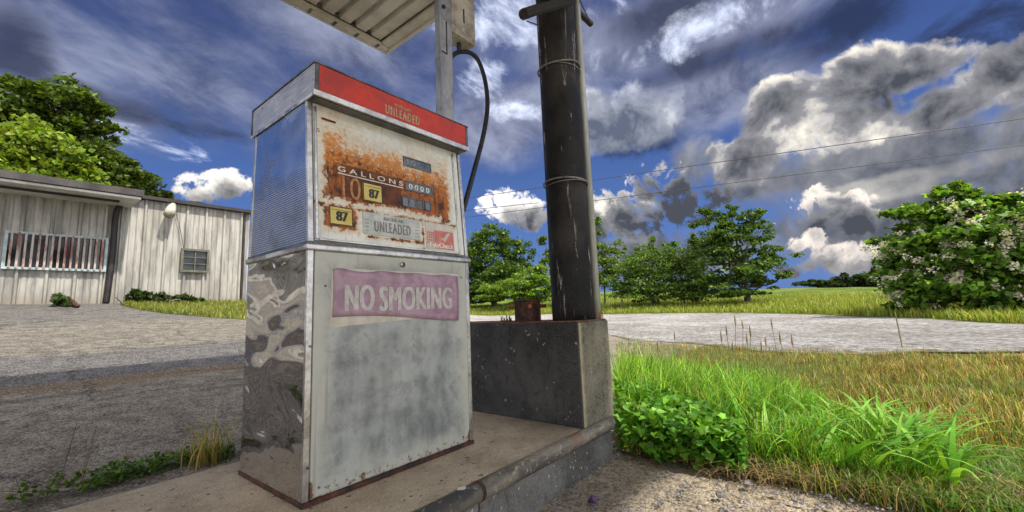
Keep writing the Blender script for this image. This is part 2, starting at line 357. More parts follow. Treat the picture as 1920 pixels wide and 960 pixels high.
def m_chrome(name, ribs):
    m, t, b, oc = mat(name); x, y, z = t.sep(oc)
    b.inputs['Metallic'].default_value = 1
    n = t.noise(oc, 40, 5, .7); n5 = t.noise(oc, 6, 4, .6)
    if ribs:
        t.put(b.inputs['Base Color'], t.mix(t.ss(n5, .45, .7), (.50, .55, .62), (.30, .33, .38)))
        t.put(b.inputs['Roughness'], t.lin(n5, .3, .7, .12, .24))
        wv = t.m('SINE', t.m('MULTIPLY', z, 2*math.pi/.0085))
        amp = t.m('ADD', t.ss(t.m('ADD', z, t.m('MULTIPLY', t.noise(oc, 6., 3, .5), .3)), 1.12, 1.36, 1., 0.), t.ss(t.noise(oc, 4.2, 3, .5), .56, .66, 0.05, .6))
        t.put(b.inputs['Normal'], t.bump(t.m('ADD', t.m('MULTIPLY', wv, t.m('MULTIPLY', amp, .35)), t.m('MULTIPLY', t.noise(oc, 3, 1.5), 6.)), .5, .003))
    else:
        t.put(b.inputs['Base Color'], t.mix(t.ss(n, .55, .75), (.60, .59, .59), (.24, .22, .21)))
        t.put(b.inputs['Roughness'], t.lin(n, .3, .75, .01, .05))
        big = t.noise(t.v('MULTIPLY', oc, (1, .8, 1.6)), 3.2, 1.2, .35, .5)
        rip = t.noise(t.v('MULTIPLY', oc, (1, 1, 1.9)), 6., 1., .3, .9)
        h = t.m('ADD', t.m('MULTIPLY', big, 1.), t.m('ADD', t.m('MULTIPLY', rip, .09), t.m('MULTIPLY', t.m('SINE', t.m('MULTIPLY', t.m('ADD', big, t.m('MULTIPLY', rip, .25)), 60.)), .0020)))
        t.put(b.inputs['Normal'], t.bump(h, 1., .05))
    return m
M['chrome'] = m_chrome('dented mirror steel', False); M['ribbed'] = m_chrome('ribbed steel', True)
def m_brushed():
    m, t, b, oc = mat('brushed header steel'); b.inputs['Metallic'].default_value = .85
    n = t.noise(t.v('MULTIPLY', oc, (2, 2, 30)), 4, 5, .6); n2 = t.noise(oc, 9, 6, .7)
    col = t.mix(t.ss(n, .3, .7), (.30, .30, .31), (.50, .50, .50)); col = t.mix(t.ss(n2, .6, .68), col, (.05, .04, .03))
    t.put(b.inputs['Base Color'], col); t.put(b.inputs['Roughness'], t.lin(n2, .3, .7, .28, .5)); return m
M['brushed'] = m_brushed()
def m_red():
    m, t, b, oc = mat('sun-faded red panel')
    n = t.noise(oc, 10, 7, .7); n2 = t.noise(oc, 120, 4, .7)
    col = t.mix(t.ss(n, .35, .65), (.34, .014, .005), (.55, .032, .008)); col = t.mix(t.m('MULTIPLY', t.ss(n2, .5, .7), .5), col, (.22, .014, .01))
    t.put(b.inputs['Base Color'], col); t.put(b.inputs['Roughness'], t.lin(n, .3, .7, .35, .6)); t.put(b.inputs['Normal'], t.bump(n2, .3, .001)); return m
M['red'] = m_red()
def m_sticker(name, a, c_, d_=(.5, .45, .45)):
    m, t, b, oc = mat(name); n = t.noise(oc, 14, 6, .65); n2 = t.noise(t.v('MULTIPLY', oc, (20, 20, 120)), 3, 4, .6)
    col = t.mix(t.ss(n, .38, .64), a, c_); col = t.mix(t.m('MULTIPLY', t.ss(n2, .62, .72), .5), col, d_)
    t.put(b.inputs['Base Color'], col); t.put(b.inputs['Roughness'], t.lin(n, .3, .7, .4, .6)); t.put(b.inputs['Normal'], t.bump(n, .5, .004)); return m
M['pink'] = m_sticker('faded pink sticker', (.25, .15, .20), (.36, .25, .31))
M['ghost'] = m_sticker('glue residue', (.40, .38, .30), (.52, .50, .43))
M['paper'] = m_sticker('weathered paper label', (.34, .37, .35), (.50, .53, .50), (.2, .16, .1))
M['tele'] = m_sticker('faded red decal', (.48, .10, .08), (.50, .22, .18))
M['telepale'] = m_sticker('pale decal', (.46, .42, .36), (.56, .52, .46))
M['yellow'] = m_sticker('price tag yellow', (.50, .40, .08), (.60, .52, .16), (.3, .2, .06))
def m_numeral():
    m, t, b, oc = mat('rusted numeral'); n = t.noise(oc, 60, 5, .7)
    t.put(b.inputs['Base Color'], t.mix(t.ss(n, .4, .6), (.30, .12, .04), (.45, .24, .10))); b.inputs['Roughness'].default_value = .8; return m
M['numeral'] = m_numeral()

def m_ground(name, c1, c2, c3, peb=(60, 16), bd=.02, rough=.95, pebcol=None, patch=.5, bs=.8):
    m, t, b, oc = mat(name)
    n = t.noise(oc, .6, 6, .6, .4); n2 = t.noise(oc, 9, 6, .65); n3 = t.noise(oc, 80, 5, .75)
    v = t.voro(oc, peb[0]); v2 = t.voro(oc, peb[1])
    col = t.mix(t.ss(n2, .35, .65), c1, c2); col = t.mix(t.ss(n, patch-.08, patch+.12), col, c3)
    col = t.mix(t.m('MULTIPLY', t.ss(n3, .45, .7), .6), col, tuple(x*.4 for x in c1))
    if pebcol:
        pc = t.voro(oc, peb[0], 'Color'); r_, g_, b_ = t.sep(pc)
        col = t.mix(t.m('MULTIPLY', t.ss(r_, .45, .8), t.ss(v, .55, .2)), col, pebcol)
        col = t.mix(t.m('MULTIPLY', t.ss(g_, .6, .8), .7), col, tuple(x*.35 for x in c1))
    t.put(b.inputs['Base Color'], col); b.inputs['Roughness'].default_value = rough; b.inputs['Specular IOR Level'].default_value = .2
    h = t.m('ADD', t.m('MULTIPLY', v, -.6), t.m('ADD', t.m('MULTIPLY', n3, 1.), t.m('MULTIPLY', v2, -.5)))
    t.put(b.inputs['Normal'], t.bump(h, bs, bd)); return m
M['dirt'] = m_ground('gravelly dirt', (.37, .30, .205), (.54, .455, .34), (.31, .26, .19), (70, 22), .02, pebcol=(.34, .33, .33))
M['gravel'] = m_ground('white gravel', (.46, .44, .43), (.66, .64, .62), (.38, .355, .33), (16, 5), .06, pebcol=(.68, .67, .66), bs=1)
def ruts():
    m = M['gravel']; t = NT(m.node_tree); b = m.node_tree.nodes['Principled BSDF']
    oc = t.n('ShaderNodeTexCoord').outputs['Object']; a = t.sep(t.n('ShaderNodeAttribute', attribute_name='tint').outputs['Color'])[0]
    old = b.inputs['Base Color'].links[0].from_socket
    aw = t.m('ADD', a, t.m('MULTIPLY', t.m('SUBTRACT', t.noise(oc, .5, 4, .6), .5), .10))
    st = t.noise(t.comb(t.m('MULTIPLY', aw, 16.), t.m('MULTIPLY', t.noise(oc, .25, 2), 5.), 0.), 1., 5, .65)
    col = t.mix(t.ss(st, .50, .64, 0., .55), old, (.26, .24, .215))
    ed = t.m('MINIMUM', aw, t.m('SUBTRACT', 1., aw)); ed = t.m('ADD', ed, t.m('MULTIPLY', t.m('SUBTRACT', t.noise(oc, 3., 6, .7), .5), .25))
    col = t.mix(t.ss(ed, .0, .06, .85, 0.), col, (.15, .155, .05))
    col = t.mix(t.m('MULTIPLY', t.ss(t.noise(oc, 1.6, 7, .7), .60, .66), .6), col, (.14, .15, .06))
    t.put(b.inputs['Base Color'], col)
ruts()
M['soil'] = m_ground('thatch soil', (.13, .10, .045), (.22, .16, .07), (.12, .13, .035), (40, 12), .03)
M['meadow'] = m_ground('meadow', (.13, .19, .025), (.26, .27, .045), (.09, .17, .022), (9, 3), .10)
def m_asphalt():
    m, t, b, oc = mat('worn asphalt'); x, y, z = t.sep(oc)
    n = t.noise(oc, .9, 6, .6, .5); n2 = t.noise(oc, 7, 6, .65); n3 = t.noise(oc, 90, 4, .75); v = t.voro(oc, 85)
    yy = t.m('ADD', t.m('ADD', y, t.m('MULTIPLY', x, -.04)), t.m('MULTIPLY', t.m('SUBTRACT', n, .5), 1.1))
    near = t.mix(t.ss(n2, .35, .65), (.31, .26, .20), (.56, .49, .40))
    mid = t.mix(t.ss(n2, .4, .6), (.17, .165, .165), (.27, .26, .26))
    far = t.mix(t.ss(n2, .4, .6), (.25, .225, .18), (.44, .40, .33))
    ygr = t.mix(t.ss(n2, .4, .6), (.19, .18, .17), (.30, .29, .27))
    col = t.mix(t.ss(yy, 3.3, 3.5), near, (.34, .24, .14)); col = t.mix(t.ss(yy, 3.65, 3.8), col, mid)  # tone bands over the lot: worn surface, with shade partly put into the colour
    col = t.mix(t.ss(yy, 4.9, 5.2), col, far); col = t.mix(t.ss(yy, 7.2, 8.0), col, ygr)
    cr = t.voro(t.v('ADD', oc, t.v('SCALE', t.noise(oc, 2.5, 4, .6, 0, True), sc=.5)), .55, 'Distance', 'DISTANCE_TO_EDGE')
    col = t.mix(t.ss(cr, .004, .018, .5, 0.), col, (.035, .028, .022))
    pc = t.sep(t.voro(oc, 85, 'Color')); col = t.mix(t.m('MULTIPLY', t.ss(pc[0], .6, .9), .6), col, (.58, .55, .50)); col = t.mix(t.m('MULTIPLY', t.ss(pc[1], .55, .8), .5), col, (.03, .025, .02))
    st = t.noise(t.v('MULTIPLY', oc, (.35, 2.2, 1)), 2.2, 6, .65); col = t.mix(t.ss(st, .54, .70, 0., .45), col, (.06, .048, .04))
    t.put(b.inputs['Base Color'], col); b.inputs['Roughness'].default_value = .9; b.inputs['Specular IOR Level'].default_value = .25
    t.put(b.inputs['Normal'], t.bump(t.m('ADD', t.m('MULTIPLY', v, -1.), t.m('MULTIPLY', n3, 1.6)), 1., .03)); return m
M['asphalt'] = m_asphalt()
def m_conc(name, c1, c2, spots, chip=(.5, .5, .48)):
    m, t, b, oc = mat(name); n = t.noise(oc, 3, 7, .62); n2 = t.noise(oc, 30, 6, .7); n3 = t.noise(oc, 150, 3, .7)
    col = t.mix(t.ss(n, .35, .65), c1, c2); col = t.mix(t.m('MULTIPLY', t.ss(n2, .52, .7), .7), col, tuple(x*.45 for x in c1))
    col = t.mix(t.m('MULTIPLY', t.ss(n3, .5, .66), .6), col, tuple(min(1, x*1.8) for x in c2)); col = t.mix(t.m('MULTIPLY', t.ss(t.noise(oc, 1.3, 7, .65, .5), .50, .64), .45), col, tuple(x*.4 for x in c1))
    vc = t.voro(t.v('ADD', oc, t.v('SCALE', t.noise(oc, 20, 4, .6, 0, True), sc=.06)), spots); q = t.sep(t.voro(oc, spots, 'Color'))
    col = t.mix(t.m('MULTIPLY', t.ss(vc, .16, .22, 1., 0.), t.ss(q[0], .7, .75)), col, chip)
    t.put(b.inputs['Base Color'], col); t.put(b.inputs['Roughness'], t.lin(n2, .3, .7, .6, .95))
    t.put(b.inputs['Normal'], t.bump(t.m('ADD', n2, t.m('MULTIPLY', n3, .6)), .6, .006)); return m
M['slab'] = m_conc('stained concrete slab', (.27, .21, .14), (.42, .35, .25), 25, (.10, .08, .05))
M['kerbface'] = m_conc('dark painted kerb', (.07, .07, .066), (.15, .15, .14), 40)
M['blackbox'] = m_conc('dark painted masonry', (.018, .018, .019), (.075, .074, .072), 26, (.26, .25, .23))
M['boxend'] = m_conc('worn painted masonry end', (.06, .056, .045), (.20, .18, .13), 20, (.28, .26, .2))  # end face lighter than the body, light from that side put into the colour
def m_column():
    m, t, b, oc = mat('flaking black column'); 
    n = t.noise(t.v('MULTIPLY', oc, (14, 14, 1.6)), 1.6, 7, .7, .4); n2 = t.noise(oc, 7, 6, .6); n3 = t.noise(oc, 70, 5, .75)
    col = t.mix(t.ss(n2, .35, .7), (.004, .004, .004), (.020, .019, .018))
    col = t.mix(t.m('MULTIPLY', t.ss(n, .60, .65), t.ss(n3, .40, .5)), col, (.36, .35, .33)); col = t.mix(t.m('MULTIPLY', t.ss(t.noise(t.v('MULTIPLY', oc, (40, 40, 1.1)), 1.3, 4, .6), .68, .71), .8), col, (.30, .29, .27))
    col = t.mix(t.m('MULTIPLY', t.ss(t.noise(t.v('ADD', oc, (4, 4, 4)), 2.2, 5, .6), .52, .68), .7), col, (.045, .041, .036))
    x, y, z = t.sep(oc); col = t.mix(t.ss(z, 1.9, 2.15, 0., .6), col, (.16, .11, .09))
    b.inputs['Specular IOR Level'].default_value = .22; t.put(b.inputs['Base Color'], col); t.put(b.inputs['Roughness'], t.lin(n2, .3, .7, .35, .7)); t.put(b.inputs['Normal'], t.bump(t.m('ADD', n, n3), .9, .008)); return m
M['column'] = m_column()
_m = M['boxend']; _t = NT(_m.node_tree); _b = _m.node_tree.nodes['Principled BSDF']; _o = _b.inputs['Base Color'].links[0].from_socket; _oc = _t.n('ShaderNodeTexCoord').outputs['Object']; _x = _t.sep(_oc)[0]
_t.put(_b.inputs['Base Color'], _t.mix(_t.ss(_t.m('ADD', _x, _t.m('MULTIPLY', _t.noise(_oc, 30, 5, .7), .05)), .035, .07, .8, 0.), _o, (.36, .32, .20)))
def m_nose():
    m, t, b, oc = mat('worn steel kerb nosing'); n = t.noise(t.v('MULTIPLY', oc, (1, 4, 4)), 3, 6, .65); n2 = t.noise(oc, 45, 5, .7)
    col = t.mix(t.ss(n, .42, .58), (.06, .058, .055), (.17, .155, .125)); col = t.mix(t.ss(n2, .56, .64), col, (.28, .25, .16)); col = t.mix(t.m('MULTIPLY', t.ss(t.noise(oc, 6, 5), .55, .65), .7), col, (.16, .07, .035))
    t.put(b.inputs['Base Color'], col); b.inputs['Roughness'].default_value = .6; t.put(b.inputs['Normal'], t.bump(n2, .5, .003)); return m
M['nose'] = m_nose()
def m_siding():
    m, t, b, oc = mat('grimy white metal siding'); x, y, z = t.sep(oc)
    n = t.noise(t.v('MULTIPLY', oc, (3, 3, .5)), 2.2, 6, .65); n2 = t.noise(oc, 1.1, 5, .6); n3 = t.noise(t.v('MULTIPLY', oc, (30, 30, 1)), 1, 5, .6)
    col = t.mix(t.ss(n, .38, .66), (.40, .39, .355), (.20, .195, .18)); col = t.mix(t.m('MULTIPLY', t.ss(n3, .52, .68), .5), col, (.13, .115, .10))
    col = t.mix(t.m('MULTIPLY', t.ss(n2, .5, .65), .45), col, (.28, .255, .22))
    low = t.ss(t.m('ADD', z, t.m('MULTIPLY', t.m('SUBTRACT', n, .5), .5)), .0, .45, .6, 0.); col = t.mix(low, col, (.20, .165, .12))
    t.put(b.inputs['Base Color'], col); t.put(b.inputs['Roughness'], t.lin(n, .3, .7, .4, .7)); t.put(b.inputs['Normal'], t.bump(n2, .2, .01)); return m
M['siding'] = m_siding()
def m_tin():
    m, t, b, oc = mat('cream ribbed canopy steel'); n = t.noise(oc, 2.5, 6, .6); n2 = t.noise(oc, 40, 5, .7)
    col = t.mix(t.ss(n, .4, .65), (.58, .57, .54), (.40, .385, .345)); col = t.mix(t.m('MULTIPLY', t.ss(n2, .64, .68), .8), col, (.10, .06, .035))
    t.put(b.inputs['Base Color'], col); b.inputs['Roughness'].default_value = .55; return m
M['tin'] = m_tin()
def m_leaf(name, trans=.35, rough=.5):
    m, t, b, oc = mat(name); a = t.n('ShaderNodeAttribute', attribute_name='tint').outputs['Color']
    t.put(b.inputs['Base Color'], a); b.inputs['Roughness'].default_value = rough; b.inputs['Specular IOR Level'].default_value = .3
    tr = t.n('ShaderNodeBsdfTranslucent'); t.put(tr.inputs['Color'], t.mix(1., a, (1.5, 1.5, .5), 'MULTIPLY'))
    mx = t.n('ShaderNodeMixShader'); mx.inputs[0].default_value = trans
    t.L.new(b.outputs[0], mx.inputs[1]); t.L.new(tr.outputs[0], mx.inputs[2])
    out = [q for q in m.node_tree.nodes if q.type == 'OUTPUT_MATERIAL'][0]; t.L.new(mx.outputs[0], out.inputs['Surface']); return m
M['leaf'] = m_leaf('leaf'); M['grass'] = m_leaf('grass blade', .3, .45); M['petal'] = m_leaf('blossom', .35, .6)

# ------------------------------------------------------------------ terrain
def sstep(x, a, b): u = np.clip((x-a)/(b-a), 0, 1); return u*u*(3-2*u)
AZT = [-90, -40, -11.7, -.1, 9.7, 25.9, 39.4, 50]
D0T = [12, 12, 12, 15.5, 19, 22.5, 27, 30]; BKT = [.02, .02, .035, .062, .075, .10, .085, .08]
def far_edge(a): return np.interp(a, AZT, D0T)
def near_edge(a): return np.interp(a, [-40, -11.7, 0, 9.7, 24, 39.4, 50], [8.4, 8., 7.2, 7.4, 9.3, 16.5, 20])
def T(x, y):
    x = np.asarray(x, float); y = np.asarray(y, float)
    a = np.degrees(np.arctan2(y-CAM[1], x-CAM[0])); D = np.hypot(x-CAM[0], y-CAM[1])
    d0 = far_edge(a); bk = np.interp(a, AZT, BKT)
    rad = -.2+.02*np.clip(D-6, 0, 1e9)*np.where(D < d0, 1, 0)+np.where(D >= d0, .02*(d0-6)+bk*np.minimum(D-d0, 17)+.004*np.clip(D-d0-17, 0, 150), 0)
    rad = -.2+(rad+.2)*sstep(a, -80, -40)
    lot = -.2+.127*np.clip(y-1, 0, 10)+.004*np.clip(y-11, 0, 200)
    wt = sstep(a, 42, 56)*np.where(a > 0, 1, 0)
    wt = np.where((a > 0), wt, 0.)
    return rad*(1-wt)+lot*wt+.015*np.sin(x*1.3+.5)*np.sin(y*1.1)*np.clip((D-3)/6, 0, 1)
def Tz(x, y): return float(T(x, y))
def px_ground(px, py):
    """where the sight line meets the terrain"""
    dd = ray(px, py); s = .5
    while s < 400:
        q = CAM+dd*s
        if q[2] < Tz(q[0], q[1]): return q
        s *= 1.01
    return CAM+dd*400
def P(a, D): return CAM[0]+D*np.cos(np.radians(a)), CAM[1]+D*np.sin(np.radians(a))
def grid_mesh(name, X, Y, m, dz=0., kind='structure', across=None):
    Z = T(X, Y)+dz; n, k = X.shape
    v = np.stack([X, Y, Z], -1).reshape(-1, 3); idx = np.arange(n*k).reshape(n, k)
    f = np.stack([idx[:-1, :-1], idx[1:, :-1], idx[1:, 1:], idx[:-1, 1:]], -1).reshape(-1, 4)
    # wind upwards
    e1 = v[f[0, 1]]-v[f[0, 0]]; e2 = v[f[0, 3]]-v[f[0, 0]]
    if np.cross(e1, e2)[2] < 0: f = f[:, ::-1]
    cc = None if across is None else np.stack([across.ravel()]*3, -1)
    o = mesh_obj(name, v, f, m, None, True, 0, cc); o['kind'] = kind; return o
def strip(name, a0, a1, near, far, nr, m, dz, na=160, wob=0.):
    a = np.linspace(a0, a1, na); s = np.linspace(0, 1, nr)
    nn = near(a)+wob*np.interp(a, np.linspace(a0, a1, 40), rng.normal(0, 1, 40)); ff = far(a)+wob*1.5*np.interp(a, np.linspace(a0, a1, 34), rng.normal(0, 1, 34))
    D = nn[:, None]*(ff/nn)[:, None]**s[None, :]
    X = CAM[0]+D*np.cos(np.radians(a))[:, None]; Y = CAM[1]+D*np.sin(np.radians(a))[:, None]
    return grid_mesh(name, X, Y, m, dz, across=np.ones((na, 1))*s[None, :])
A = np.radians(np.linspace(-180, 180, 361)); DD = np.concatenate([[0.02], np.geomspace(.5, 900, 150)])
Xg = CAM[0]+DD[None, :]*np.cos(A)[:, None]; Yg = CAM[1]+DD[None, :]*np.sin(A)[:, None]
grid_mesh('ground', Xg, Yg, M['dirt'], -.012)
# asphalt forecourt
xs = np.linspace(-28, 9, 120); ys = np.concatenate([np.linspace(.70, 11.1, 60)])
X, Y = np.meshgrid(xs, ys, indexing='ij'); grid_mesh('asphalt_lot', X, Y, M['asphalt'], .008)
strip('gravel_road', -40, 55, near_edge, far_edge, 30, M['gravel'], .016, wob=.08)
strip('field', -40, 88, lambda a: far_edge(a), lambda a: a*0+700., 60, M['meadow'], .020, wob=.0)
# thatch soil under the roadside grass: outlined on the ground as seen
def poly_region(name, pts, m, dz, n=40):
    """quad patch between two polylines (lower, upper) on the terrain"""
    lo, up = pts
    L = np.array([px_ground(*q)[:2] for q in lo]); U = np.array([px_ground(*q)[:2] for q in up])
    ti = np.linspace(0, 1, n)
    def res(Q): s = np.linspace(0, 1, len(Q)); return np.stack([np.interp(ti, s, Q[:, 0]), np.interp(ti, s, Q[:, 1])], -1)
    L = res(L); U = res(U); s = np.linspace(0, 1, 16)[None, :, None]
    G = L[:, None, :]*(1-s)+U[:, None, :]*s
    return grid_mesh(name, G[..., 0], G[..., 1], m, dz)
poly_region('grass_verge', ([(1166, 852), (1240, 866), (1350, 885), (1450, 905), (1600, 925), (1760, 945), (1990, 985), (2300, 1040)],
                            [(1150, 640), (1280, 645), (1400, 652), (1520, 657), (1640, 662), (1780, 665), (1990, 668), (2300, 680)]), M['soil'], .006)
poly_region('building_verge', ([(228, 574), (250, 580), (300, 588), (350, 593), (400, 597), (470, 601)], [(228, 571.5), (250, 571), (300, 570), (350, 569), (400, 568), (470, 567)]), M['meadow'], .014)

# ------------------------------------------------------------------ concrete island, kerb
YK, XE, YB = -.325, 1.545, .72
isl = thing('pump_island', 'concrete pump island with a rounded steel nosed kerb under the rusty gas pump', 'island', (0, 0, -.2))
def rounded(x0, x1, y0, y1, r, n=8):
    pts = [(x0, y0)]
    for cx, cy, a0 in ((x1-r, y0+r, -90), (x1-r, y1-r, 0)):
        for k in range(n+1): an = R(a0+90*k/n); pts.append((cx+r*math.cos(an), cy+r*math.sin(an)))
    pts.append((x0, y1)); return pts
def prism(pts, z0, z1):
    n = len(pts); b = MB(); b.add([(x, y, z0) for x, y in pts]+[(x, y, z1) for x, y in pts], [tuple(range(n-1, -1, -1)), tuple(range(n, 2*n))]+[(i, (i+1) % n, n+(i+1) % n, n+i) for i in range(n)]); return b
obj('slab', prism(rounded(-4.5, XE-.03, YK+.03, YB-.01, .07), -.25, 0), M['slab'], isl)
obj('kerb', prism(rounded(-4.502, XE, YK, YB+.002, .09), -.26, -.035), M['kerbface'], isl)
nose = [(x, y, -.032) for x, y in rounded(-4.4, XE-.008, YK+.008, YB-.01, .085)]
obj('nosing', MB().tube([nose[0], ((.455), YK+.008, -.032)], .034, 14), M['nose'], isl, True)
obj('nosing', MB().tube([(.463, YK+.008, -.032)]+nose[1:], .034, 14), M['nose'], isl, True)
obj('joint_collar', MB().tube([(.452, YK+.008, -.032), (.468, YK+.008, -.032)], .0355, 14), M['darkrust'], isl, True)
obj('kerb_joint', MB().box(.453, .460, YK-.003, YK+.02, -.24, -.06), M['darkrust'], isl)
# ------------------------------------------------------------------ gas pump
W, D, ZB = .7614, .5196, .8355
pump = thing('gas_pump', 'rusty old gas pump with a faded red header and a pink no smoking sticker', 'gas pump', (0, 0, 0))
obj('base_plinth', MB().box(-.004, W+.005, -.006, D+.005, .0, .017), M['darkrust'], pump, bevel=.003)
obj('cabinet', MB().box(.006, W-.004, .006, D-.004, .016, ZB-.012), M['pumpwhite'], pump)
def dented(x, y0, y1, z0, z1):   # side skin, gently buckled
    b = MB(); ny, nz = 24, 40; vs = []; 
    for i in range(ny+1):
        for j in range(nz+1):
            y = y0+(y1-y0)*i/ny; z = z0+(z1-z0)*j/nz
            k = math.sin(math.pi*i/ny)*math.sin(math.pi*j/nz)
            vs.append((x+k*(.004*math.sin(5*y+9*z)+.003*math.sin(17*z+4)+.002*math.sin(23*z+11*y)), y, z))
    b.add(vs, [(i*(nz+1)+j, i*(nz+1)+j+1, (i+1)*(nz+1)+j+1, (i+1)*(nz+1)+j) for i in range(ny) for j in range(nz)]); return b
obj('side_panel', dented(-.001, .012, D-.006, .018, ZB-.014), M['chrome'], pump, True)
obj('side_panel', MB().box(W-.003, W+.002, .012, D-.006, .018, ZB-.014), M['chrome'], pump)
fp = obj('front_panel', MB().box(.022, .742, -.004, .010, .022, .822), M['pumpwhite'], pump, bevel=.004)
for x in (0, W-.016): obj('corner_trim', MB().box(x-.002, x+.018, -.003, .013, .018, ZB-.013), M['trim'], pump, bevel=.002)
# sticker: ghost of glue, then the peeling sticker with a curled lower edge
obj('glue_mark', MB().add([(.079, -.0050, .557), (.35, -.0050, .568), (.685, -.0050, .580), (.690, -.0050, .765), (.082, -.0050, .764)], [(0, 1, 2, 3, 4)]), M['ghost'], pump)
def sticker():
    b = MB(); nx, nz = 30, 10; vs = []
    for i in range(nx+1):
        for j in range(nz+1):
            s = i/nx; q = j/nz; x = .084+.598*s+.004*math.sin(q*3)
            zt = .762-.006*s+.0025*math.sin(s*23)-.004*(s > .08 and s < .3); zb = .592-.018*math.sin(s*math.pi*.9)-.02*s*(1-s)
            zb = .592-.030*s+.008*math.sin(s*5)
            vs.append((x, -.0062-.004*max(0, .2-q)*5*math.sin(s*3.0+.1)**2-.004*max(0, s-.95)*20, zb+(zt-zb)*q))
    b.add(vs, [(i*(nz+1)+j, (i+1)*(nz+1)+j, (i+1)*(nz+1)+j+1, i*(nz+1)+j+1) for i in range(nx) for j in range(nz)])
    return b
so_ = obj('sticker', sticker(), M['pink'], pump, True); so_['label'] = 'peeling faded pink sticker reading NO SMOKING'
sm_ = so_.modifiers.new('thick', 'SOLIDIFY'); sm_.thickness = .0008; sm_.offset = 1
text('lettering', 'NO', M['dimwhite'], so_, (.128, -.0085, .612), .094, .112, bold=.034, space=1.12); text('lettering', 'SMOKING', M['dimwhite'], so_, (.270, -.0085, .608), .094, .365, bold=.034, space=1.12)
obj('lock', MB().tube([(.38, -.003, .792), (.38, -.011, .792)], .011, 16), M['trim'], pump, True)
obj('keyhole', MB().box(.378, .382, -.0125, -.0105, .786, .798), M['ink'], pump)
for x, z in ((.06, .70), (.05, .05), (.70, .045), (.71, .75), (.012, .5), (.012, .12)): obj('rivet', MB().tube([(x, -.003, z), (x, -.0065, z)], .004, 8), M['darktrim'], pump)
# belt
obj('belt', MB().box(-.010, W+.010, -.014, D+.008, ZB-.014, ZB+.008), M['trim'], pump, bevel=.005)
obj('belt_shadow_gap', MB().box(-.003, W+.003, -.006, D+.003, ZB+.008, ZB+.016), M['darktrim'], pump)
# upper cabinet, tapering towards the top
Z0, Z1 = ZB+.016, 1.378
def upy(z): return (z-.85)*(.04/.525)
def upP(x, z, n=0.): return (x, upy(z)-n, z+n*.076)
def upbox(x0, x1, z0, z1, n0, n1):
    return MB().hexa([upP(x0, z0, n1), upP(x1, z0, n1), upP(x1, z0, n0), upP(x0, z0, n0), upP(x0, z1, n1), upP(x1, z1, n1), upP(x1, z1, n0), upP(x0, z1, n0)])
def slab_(x0, x1, inset):
    b0, b1 = D-.004-inset, D-.020-inset
    return MB().hexa([(x0, upy(Z0)+inset, Z0), (x1, upy(Z0)+inset, Z0), (x1, b0, Z0), (x0, b0, Z0), (x0, upy(Z1)+inset, Z1), (x1, upy(Z1)+inset, Z1), (x1, b1, Z1), (x0, b1, Z1)])
obj('upper_cabinet', slab_(.006, W-.006, .008), M['steelbox'], pump)
obj('ribbed_panel', slab_(.001, .005, .006), M['ribbed'], pump); obj('ribbed_panel', slab_(W-.005, W-.001, .006), M['ribbed'], pump)
for x in (-.001, W-.017): obj('corner_trim', upbox(x, x+.018, Z0, Z1, -.012, .003), M['trim'], pump, bevel=.002)
obj('back_trim', MB().hexa([(-.001, D-.014, Z0), (.008, D-.014, Z0), (.008, D-.003, Z0), (-.001, D-.003, Z0), (-.001, D-.030, Z1), (.008, D-.030, Z1), (.008, D-.019, Z1), (-.001, D-.019, Z1)]), M['trim'], pump)
face = obj('dial_face', upbox(.022, .738, .858, 1.372, -.008, .0005), M['face'], pump)
obj('dial_frame', upbox(.024, .034, .862, 1.36, .0007, .006), M['trim'], pump, bevel=.002)
obj('dial_frame', upbox(.704, .712, .862, 1.36, .0007, .006), M['trim'], pump, bevel=.002)
obj('dial_frame', upbox(.036, .702, .858, .866, .0007, .006), M['trim'], pump, bevel=.002)
def win(x0, x1, z0, z1, ds=0):
    f = MB()
    def q(x0, x1, a0, a1, n0, n1): h = upbox(x0, x1, a0, a1, n0, n1); f.add(h.v, h.f)
    q(x0-.005, x1+.005, z1, z1+.005, .0008, .004); q(x0-.005, x1+.005, z0-.005, z0, .0008, .004); q(x0-.005, x0, z0, z1, .0008, .004); q(x1, x1+.005, z0, z1, .0008, .004)
    o = obj('register_window', f, M['darktrim'], pump)
    obj('pane', upbox(x0, x1, z0, z1, .0008, .0018), M['glassdark'], o); return o
def uptext(s, mname, x, z, h, wd, par, bold=.02, name='lettering', n=.001, space=1.): return text(name, s, M[mname], par, upP(x, z, n), h, wd, tilt=85.64, bold=bold, space=space)
w1 = win(.418, .562, 1.232, 1.266); uptext('10', 'greyink', .432, 1.238, .022, .045, w1, n=.002)
w2 = win(.421, .563, 1.122, 1.156); uptext('0 0 0 0', 'white', .435, 1.126, .024, .11, w2, n=.002)
for i, x in enumerate((.401, .438, .478, .521)): win(x, x+.026, 1.048, 1.082)
uptext('GALLONS', 'white', .112, 1.131, .020, .292, face, .01, space=1.6)
obj('underline', upbox(.112, .405, 1.121, 1.1245, .001, .0018), M['white'], face)
uptext('10', 'numeral', .128, 1.030, .088, .075, face, .0, 'numeral')
uptext('0', 'white', .405, 1.203, .014, .012, face); uptext('0', 'numeral', .408, 1.095, .012, .012, face); uptext('7', 'numeral', .330, 1.178, .022, .02, face)
